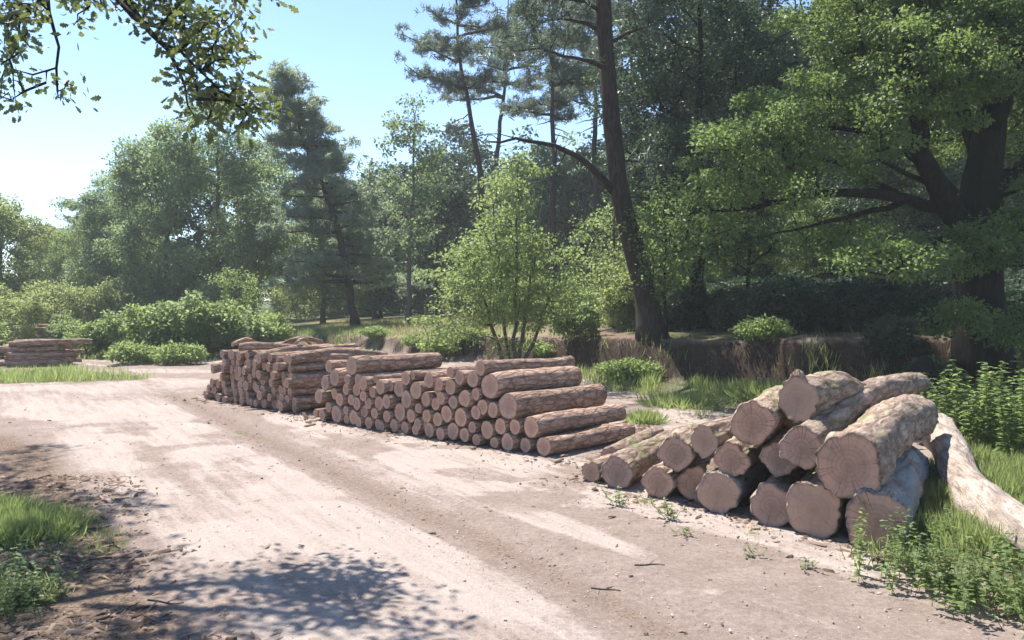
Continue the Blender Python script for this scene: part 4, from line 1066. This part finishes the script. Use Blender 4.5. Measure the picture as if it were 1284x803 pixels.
name_row = ['bottom row', 'second row up', 'third row up', 'fourth row up', 'fifth row up', 'top row']
lab2 = {}
for rw, ks in rows.items():
    ks.sort(key=lambda k: info[k][2])
    for i, k in enumerate(ks):
        sz = 'thick' if info[k][1] > .13 else 'slim' if info[k][1] < .085 else 'medium'
        lab2[k] = f'{sz} log, {ORD[i]} from the left in the {name_row[rw]} of the middle stack'
def special2(px, py, txt):
    k = min(range(len(info)), key=lambda k: (info[k][3] - px) ** 2 + (info[k][4] - py) ** 2); lab2[k] = txt; return k
LONG = {special2(441, 459, 'long log lying proud on top at the left end of the middle stack'),
        special2(602, 462, 'slender straight log laid on the right top of the middle stack'),
        special2(614, 484, 'thick log near the right top of the middle stack, long bark side showing'),
        special2(637, 510, 'thickest log at the right end of the middle stack, flaking bark'),
        special2(666, 536, 'log second from the ground at the right end of the middle stack'),
        special2(682, 560, 'log lying on the ground at the right end of the middle stack')}
for k, (p, r, u, px, py) in enumerate(info):
    rng = np.random.default_rng(500 + k)
    d = AX2 + np.array([*(rng.normal(size=2) * .02), rng.normal() * .012]); Ln = 1.78 + rng.uniform(-.1, .12)
    off = 0.0 if k in LONG else rng.normal() * .022
    if p[2] - r < .0: p = p.copy(); p[2] = r
    if k in LONG: d = AX2 + np.array([0, 0, .0])
    f0 = p + AX2 * off; b0 = f0 + d * Ln
    r1 = r * rng.uniform(.82, .98)
    b0[2] = max(b0[2], r1 + .01)
    make_log(f0, b0, r, r1, lab2[k], 600 + k, bend=rng.uniform(.0, .05), segs=20 if r > .1 else 16, rings=16, knots=4, group='logs of the middle stack', rough=1.1)

# far stack
A1, B1 = ground_at(256, 500.5)[:2], ground_at(366, 518)[:2]
dir1 = (B1 - A1) / np.linalg.norm(B1 - A1); len1 = np.linalg.norm(B1 - A1); AX1 = np.array([.74, .67, 0]); AX1 /= np.linalg.norm(AX1)
rng = np.random.default_rng(3); rowz = 0.0; k = 0; st1 = []
for rw in range(7):
    u = [0, .14, .28, .42, .55, .60, .68][rw] + rng.uniform(-.05, .08); z = .08 + rw * .140; i = 0
    while u < len1 - .03 * rw:
        r = rng.uniform(.066, .105); u += r
        st1.append((u, z + rng.uniform(-.03, .03), r, rw, i)); u += r + rng.uniform(0, .035); i += 1
for (u, z, r, rw, i) in st1:
    k += 1
    d = AX1 + np.array([*(rng.normal(size=2) * .05), rng.normal() * .03]); off = rng.normal() * .055
    p = np.array([*(A1 + dir1 * u), max(z, r)]) + AX1 * off
    b = p + d * rng.uniform(1.75, 2.1); b[2] = max(b[2], r)
    sz = 'slim' if r < .08 else 'thick' if r > .097 else 'rough'
    wh = f'{ORD[i]} from the left' if i < 19 else 'last'
    make_log(p, b, r, r * rng.uniform(.75, .95), f'{sz} log, {wh}, {(["bottom row"] + [ORD[q] + " row up" for q in range(1, 8)] + ["topmost row"])[rw]} of the jumbled far stack', 900 + k,
             bend=rng.uniform(.01, .12), segs=14, rings=14, knots=4, rough=1.6, group='logs of the far stack')
for j, (px, py, px2, py2, r, dd, lab) in enumerate([
        (300, 436, 420, 441, .075, 14.9, 'long wavy log lying along the very top of the far stack'),
        (336, 440, 404, 428, .055, 15.2, 'thin crooked pole slanting up over the top of the far stack'),
        (292, 432, 330, 437, .05, 15.6, 'short thin log on the left top corner of the far stack'),
        (372, 429, 396, 440, .035, 15.1, 'thin twisted branch crossing the pole on the far stack')]):
    make_log(at_dist(px, py, dd), at_dist(px2, py2, dd + .6), r, r * .7, lab, 1200 + j, bend=.09, bdir=1.5, segs=12, rings=18, rough=1.6)

# two small stacks at the far left
def small_stack(cx, cy, dirx, n, w, L, rows_, place, seed, r=.085, zs=0.0):
    rng = np.random.default_rng(seed); ax = np.array([dirx, math.sqrt(1 - dirx ** 2), 0]); side = np.array([ax[1], -ax[0], 0]); c = 0
    for rw in range(rows_):
        for i in range(n - rw // 2):
            rr = r * rng.uniform(.8, 1.2)
            p = np.array([cx, cy, 0]) + side * (w * (i + .5 * (rw % 2)) / n) + ax * rng.normal() * .12
            p[2] = float(height(p[0], p[1])) * 1.0 + zs + rr + rw * r * 1.7; b = p + (ax + [rng.normal() * .03, rng.normal() * .03, rng.normal() * .02]) * L * rng.uniform(.85, 1.1)
            wh = ['on the ground', 'second layer', 'third layer', 'fourth layer', 'fifth layer'][rw]
            wz = (['nearest', 'second', 'third', 'fourth', 'fifth', 'sixth'][i] + (' log' if i == 0 else ' log from front'))
            make_log(p, b, rr, rr * .85, f'{wz}, {wh}, small {place}', seed * 50 + c, bend=rng.uniform(.02, .1), segs=12, rings=12, rough=1.5, group=f'logs of the small {place}'); c += 1
pL = ground_at(12, 461); small_stack(pL[0] - .1, pL[1], .90, 5, -1.0, 1.75, 5, 'log stack at left edge', 31, .085)
pF = spot(12, 37); small_stack(pF[0], pF[1], .92, 4, -1.0, 2.3, 4, 'distant stack, far left', 32, .10)

# the big pile
A3, B3 = ground_at(741, 606)[:2], ground_at(1100, 692)[:2]
big = [  # px, py, radius px, pushed back along the axis, axis (x,y), length, tail radius ratio, kind, label
    ('a', 765, 573, 12.5, .55, (.44, .90), 1.9, .95, 'big_bark', 'short log on the ground behind the left end of the big pile'),
    ('b', 741, 592, 13, .0, (.62, .78), 1.7, .9, 'big_bark', 'smallest log at the far left end of the big pile'),
    ('c', 773.5, 600, 20, .0, (.46, .89), 2.2, .9, 'big_bark', 'log with a mossy green top at the left of the big pile'),
    ('d', 847, 569.5, 21, .05, (.42, .91), 1.2, .85, 'big_bark', 'short split log with a broken upright bark tip on the left'),
    ('e', 883, 553, 19.5, .15, (.70, .71), 1.5, .9, 'big_bark', 'rough octagonal log end with a dark hollow, upper left of the big pile'),
    ('f', 824.5, 613, 20, .0, (.52, .85), 2.0, .9, 'big_bark', 'low log with one sunlit edge, just right of the mossy one'),
    ('g', 872, 608, 22, .25, (.50, .87), 2.2, .9, 'big_bark', 'log sunk in deep shade between two bottom logs'),
    ('h', 917, 577, 21, .1, (.52, .85), 2.2, .9, 'big_bark', 'shaded log under the left high log, pale chip on its top'),
    ('i', 900.5, 629, 26, .0, (.52, .85), 2.4, .95, 'grey_log', 'bluish grey barked log in the bottom row of the big pile'),
    ('j', 943.5, 531, 26, .05, (.50, .87), 2.2, .95, 'big_bark', 'left high log with a pale bark rim and mossy top'),
    ('k', 1001, 501, 26, .35, (.64, .76), 1.75, .85, 'big_bark', 'highest log with a pointed bark spike above its cut end'),
    ('l', 1005, 562, 27, .05, (.625, .78), 4.4, .66, 'big_bark', 'longest thin tapering mossy log lying on top of the big pile'),
    ('m', 976, 576, 21, .2, (.52, .85), 2.2, .9, 'big_bark', 'log end half hidden below the longest thin log'),
    ('n', 1063.5, 584, 39, .0, (.595, .80), 2.9, .86, 'big_bark', 'thickest log on the top right with bright green moss on bark'),
    ('o', 967, 637, 26, .0, (.52, .85), 2.2, .9, 'big_bark', 'bottom log with dark knots on its cut face'),
    ('p', 1020, 652, 34, .0, (.52, .85), 2.4, .95, 'big_bark', 'round bottom log with a crown of pale bark over its face'),
    ('q', 1099, 655, 37, .0, (.52, .85), 2.5, .92, 'grey_log', 'rightmost bottom log, grey blue bark and dark face behind weeds')]
for j, (cd, px, py, rp, back, axy, Ln, tp, mat, lab) in enumerate(big):
    p = on_plane(px, py, A3, B3); r = rp / F * p[1]
    ax = np.array([axy[0], axy[1], 0]); ax /= np.linalg.norm(ax)
    if back:                                   # slide along the view ray so that it sits deeper in the pile
        dr = ray(px, py); p = p + dr * back / 1.0; r = rp / F * p[1]
    gz = float(height(p[0], p[1]))
    if p[2] - r < gz: p[2] = gz + r * .97
    b = p + ax * Ln; b[2] = p[2] + (-.02 if cd in 'jkl' else 0)
    if cd == 'k': b[2] = p[2] - .12
    if cd == 'l': b[2] = p[2] + .24
    if cd == 'n': b[2] = p[2] + .08
    if cd in 'abcfgiopq': b[2] = max(gz + r * tp, p[2] - .03)
    make_log(p, b, r, r * tp, lab, 1500 + j, mat, 'cut_big', bend=.09 if cd == 'l' else .05 if cd in 'nk' else .03, bdir=1.4, segs=44, rings=36, knots=7 if cd in 'ln' else 4, rough=1.5,
             spike=.07 if cd == 'k' else .05 if cd == 'd' else 0, rag=.02, group='big logs of the right hand pile')
# pale curved trunk and a grey log end behind
cp = np.array([(5.05, 9.5, .46), (4.72, 8.6, .36), (4.38, 7.85, .27), (4.08, 7.05, .25), (3.93, 6.4, .24), (3.83, 5.8, .24), (3.7, 5.1, .24)])
make_log(cp[0], cp[-1], .19, .165, 'pale bare curved log lying on the grass at the right edge', 1600, 'pale_log', 'cut_big', segs=40, rings=60, knots=14, rough=1.15, path=cp)
gfr = at_dist(1140, 478, 11.6); make_log(gfr, at_dist(1160, 453, 12.6), .125, .11, 'dull dark log tip sticking up behind the longest log', 1601, 'oak_bark', 'cut_big', segs=28, rings=20, knots=3, bend=.05)

# ------------------------------------------------------------------ litter: chips, bark scraps, stones (stuff), and a few sticks
def scraps(name, n, dens, xr, yr, size, mat, seed, long=3.0):
    rng = np.random.default_rng(seed); x = rng.uniform(*xr, n); y = rng.uniform(*yr, n)
    k = rng.uniform(size=n) < dens(x, y); x, y = x[k], y[k]; n = len(x)
    C = np.stack([x, y, height(x, y) + .004], -1); a = rng.uniform(0, 6.28, n); s = size * rng.lognormal(0, .5, n)
    d = np.stack([np.cos(a), np.sin(a), rng.normal(size=n) * .15], -1); w = np.stack([-np.sin(a), np.cos(a), rng.normal(size=n) * .2], -1); u = np.array([0, 0, 1.0])
    L = s[:, None] * rng.uniform(.6, long, n)[:, None]; Wd = s[:, None] * rng.uniform(.25, .6, n)[:, None]; H = s[:, None] * rng.uniform(.12, .4, n)[:, None]
    pts = []
    for sx, sy, sz in ((-1, -1, 0), (1, -.8, 0), (.9, 1, 0), (-1, .9, 0), (-.8, -.7, 1), (.8, -.6, 1), (.7, .6, 1), (-.7, .7, 1)):
        pts.append(C + d * L * sx * .5 + w * Wd * sy * .5 + u * H * sz + rng.normal(size=C.shape) * s[:, None] * .06)
    V = np.stack(pts, 1).reshape(-1, 3); b = (np.arange(n) * 8)[:, None]
    fs = [b + np.array(f)[None] for f in ([4, 5, 6, 7], [0, 1, 5, 4], [1, 2, 6, 5], [2, 3, 7, 6], [3, 0, 4, 7])]
    A = Acc(); A.add(V, fs, np.repeat(rng.uniform(size=n), 8)); o = link(name, A.mesh(name, mat)); tag(o, kind='stuff'); return o
def scrap_mat(name, a, b):
    t = NT(name); f = t.n('Attribute', attribute_name='rnd').outputs['Fac']; return t.done(t.bsdf(t.ramp(f, [(0, a), (1, b)]), .9))
M['chip'] = scrap_mat('bark_chip', (0.07, 0.045, 0.032), (0.30, 0.22, 0.17)); M['stone'] = scrap_mat('pebble', (0.16, 0.13, 0.11), (0.45, 0.40, 0.36))
def track(x, y):
    s = .83 * x + .56 * y; return .12 + .5 * np.exp(-((s - 3.5) / .35) ** 2) + .6 * smooth(4.6, 5.6, s)
def lite(x, y):
    s = .83 * x + .56 * y; return (1 - smooth(.6, 1.7, s + .8 * (fbm(x, y, 111) - .5))) * smooth(.3, .6, fbm(x * 2, y * 2, 112))
def near_face(A, B, w):
    A = np.array(A); B = np.array(B); v = (B - A) / np.linalg.norm(B - A)
    def f(x, y):
        u = (x - A[0]) * v[0] + (y - A[1]) * v[1]; e = (x - A[0]) * v[1] - (y - A[1]) * v[0]
        return np.exp(-(e / w) ** 2) * (u > -.5) * (u < np.linalg.norm(B - A) + .8)
    return f
scraps('wood_debris', 16000, track, (-9, 5), (4.4, 17), .0095, M['chip'], 121)
scraps('gravel', 40000, track, (-8, 5), (4.4, 14), .009, M['stone'], 122, 1.4)
scraps('wood_debris', 20000, lite, (-6, 0), (4.3, 9), .017, M['chip'], 123, 4)
scraps('bark_debris', 6000, near_face(A2, B2, .35), (-5, 3), (8, 15), .028, M['chip'], 124)
scraps('bark_debris', 5000, near_face(A3, B3, .35), (0, 5), (5.5, 10), .022, M['chip'], 125)
scraps('bark_debris', 3000, near_face(A1, B1, .4), (-8, -2), (12, 18), .03, M['chip'], 126)
scraps('bark_debris', 2500, lambda x, y: ell(x, y, 1.6, 12.2, .7, .5), (.4, 3.2), (11.2, 13.2), .05, M['chip'], 127)
scraps('bark_debris', 5000, lambda x, y: .5 * ell(x, y, 2.4, 10.6, 1.6, 1.6), (.4, 4.6), (8.6, 13), .022, M['chip'], 128)

def bank_roots():
    rng = np.random.default_rng(140); a = Acc()
    for k in range(110):
        x = rng.uniform(-8, 11); y = float(bank_y(x)) + rng.uniform(-.1, .35); z = float(height(x, y + .3)); L = rng.uniform(.2, .7)
        P = [(x, y + .25, z - .03)]
        for q in range(5):
            x += rng.normal() * .05; y -= .07; P.append((x, y, max(z - .03 - L * (q + 1) / 5 + rng.normal() * .02, float(height(x, y)) + .01)))
        tube(a, resample(P, .06), np.linspace(.012, .004, len(resample(P, .06))) * rng.uniform(.5, 1.3), 4)
    tag(link('roots', a.mesh('roots', M['grey_bark'])), kind='stuff')
bank_roots()
def stick(px, py, ang, L, r, label, seed):
    rng = np.random.default_rng(seed); p = ground_at(px, py); d = np.array([math.cos(ang), math.sin(ang), 0]); n = np.array([-d[1], d[0], 0])
    P = [p + d * L * s + n * rng.normal() * L * .05 for s in (-.5, -.2, .1, .35, .5)]
    for q in P: q[2] = float(height(q[0], q[1])) + r
    P = resample(P, L / 12); a = Acc(); P0 = P[0].copy(); tube(a, P - P0, np.linspace(r, r * .5, len(P)), 7, rng, .12)
    k = len(P) // 2; tube(a, np.array([P[k] - P0, P[k] - P0 + d * L * .12 + n * L * .10 + [0, 0, .01], P[k] - P0 + d * L * .22 + n * L * .14 + [0, 0, .02]]), [r * .6, r * .4, r * .2], 5)
    o = link('stick', a.mesh('stick', M['grey_bark'], True)); o.location = P0; tag(o, label, 'stick')
stick(112, 665, .5, .34, .011, 'pale broken stick on the litter beside the left grass', 131)
stick(70, 682, 2.6, .5, .009, 'thin dark stick lying among litter below the left grass tuft', 132)
stick(150, 700, .1, .42, .008, 'thin stick on the brown litter at the track edge', 133)
stick(148, 770, 1.2, .3, .008, 'short stick standing out on the dusty ground near the bottom left', 134)
stick(205, 757, -.3, .26, .007, 'small twig on the litter just left of the leaf shadow', 135)
stick(815, 712, .15, .24, .006, 'little twig on the track below the big pile', 136)
stick(760, 735, -.5, .22, .006, 'little twig at the edge of the dark wheel rut', 137)

# ------------------------------------------------------------------ camera, sky, sun
cam = bpy.data.cameras.new('camera'); co = bpy.data.objects.new('camera', cam); COL.objects.link(co)
co.location = (0, 0, CAMZ); co.rotation_euler = (math.pi / 2 - PITCH, 0, 0)
cam.sensor_width = 36; cam.lens = 36 * F / 1284; cam.clip_end = 3000; cam.clip_start = 0.05
SC.camera = co
w = bpy.data.worlds.new('World'); SC.world = w; w.use_nodes = True; nt = w.node_tree
bg = nt.nodes['Background']; sky = nt.nodes.new('ShaderNodeTexSky'); sky.sky_type = 'NISHITA'; sky.sun_disc = False
sky.sun_elevation = R(SUN_EL); sky.sun_rotation = R(SUN_AZ); sky.air_density = 0.75; sky.dust_density = 0.0; sky.ozone_density = 1.6; sky.altitude = 50
nt.links.new(sky.outputs[0], bg.inputs[0]); bg.inputs[1].default_value = 0.10
sun = bpy.data.lights.new('sun', 'SUN'); sun.energy = 4.2; sun.angle = R(.53); sun.color = (1.0, .95, .87)
so = bpy.data.objects.new('sun', sun); COL.objects.link(so)
el, az = R(SUN_EL), R(SUN_AZ)
sv = Vector((math.sin(az) * math.cos(el), math.cos(az) * math.cos(el), math.sin(el)))
so.rotation_euler = sv.to_track_quat('Z', 'Y').to_euler(); so.location = sv * 50

HAZE = 0.0010
if HAZE:
    x0, x1, y0, y1, z0, z1 = gx[0] - 5, gx[-1] + 5, gy[0] - 5, gy[-1] + 5, float(GZ.min()) - 1.0, max(24.0, float(GZ.max()) + 2)
    V = [(x, y, z) for z in (z0, z1) for y in (y0, y1) for x in (x0, x1)]
    hz = np_mesh('haze', V, [[[0, 2, 3, 1], [4, 5, 7, 6], [0, 1, 5, 4], [2, 6, 7, 3], [0, 4, 6, 2], [1, 3, 7, 5]]], [])
    hm = bpy.data.materials.new('haze_air'); hm.use_nodes = True; hm.node_tree.nodes.clear()
    ho = hm.node_tree.nodes.new('ShaderNodeOutputMaterial'); pv = hm.node_tree.nodes.new('ShaderNodeVolumePrincipled')
    pv.inputs['Color'].default_value = (.88, .95, 1.0, 1); pv.inputs['Density'].default_value = HAZE; pv.inputs['Anisotropy'].default_value = 0.0
    hm.node_tree.links.new(pv.outputs[0], ho.inputs['Volume']); hz.materials.append(hm)
    o = link('haze', hz); tag(o, kind='stuff')

SC.view_settings.view_transform = 'Standard'; SC.view_settings.look = 'None'; SC.view_settings.exposure = 1.52; SC.view_settings.gamma = 1.0
SC.cycles.use_denoising = True
SC.cycles.max_bounces = 8; SC.cycles.diffuse_bounces = 4; SC.cycles.transmission_bounces = 6; SC.cycles.volume_bounces = 1
SC.cycles.use_adaptive_sampling = True; SC.cycles.adaptive_threshold = 0.02
SC.cycles.sample_clamp_indirect = 6.0
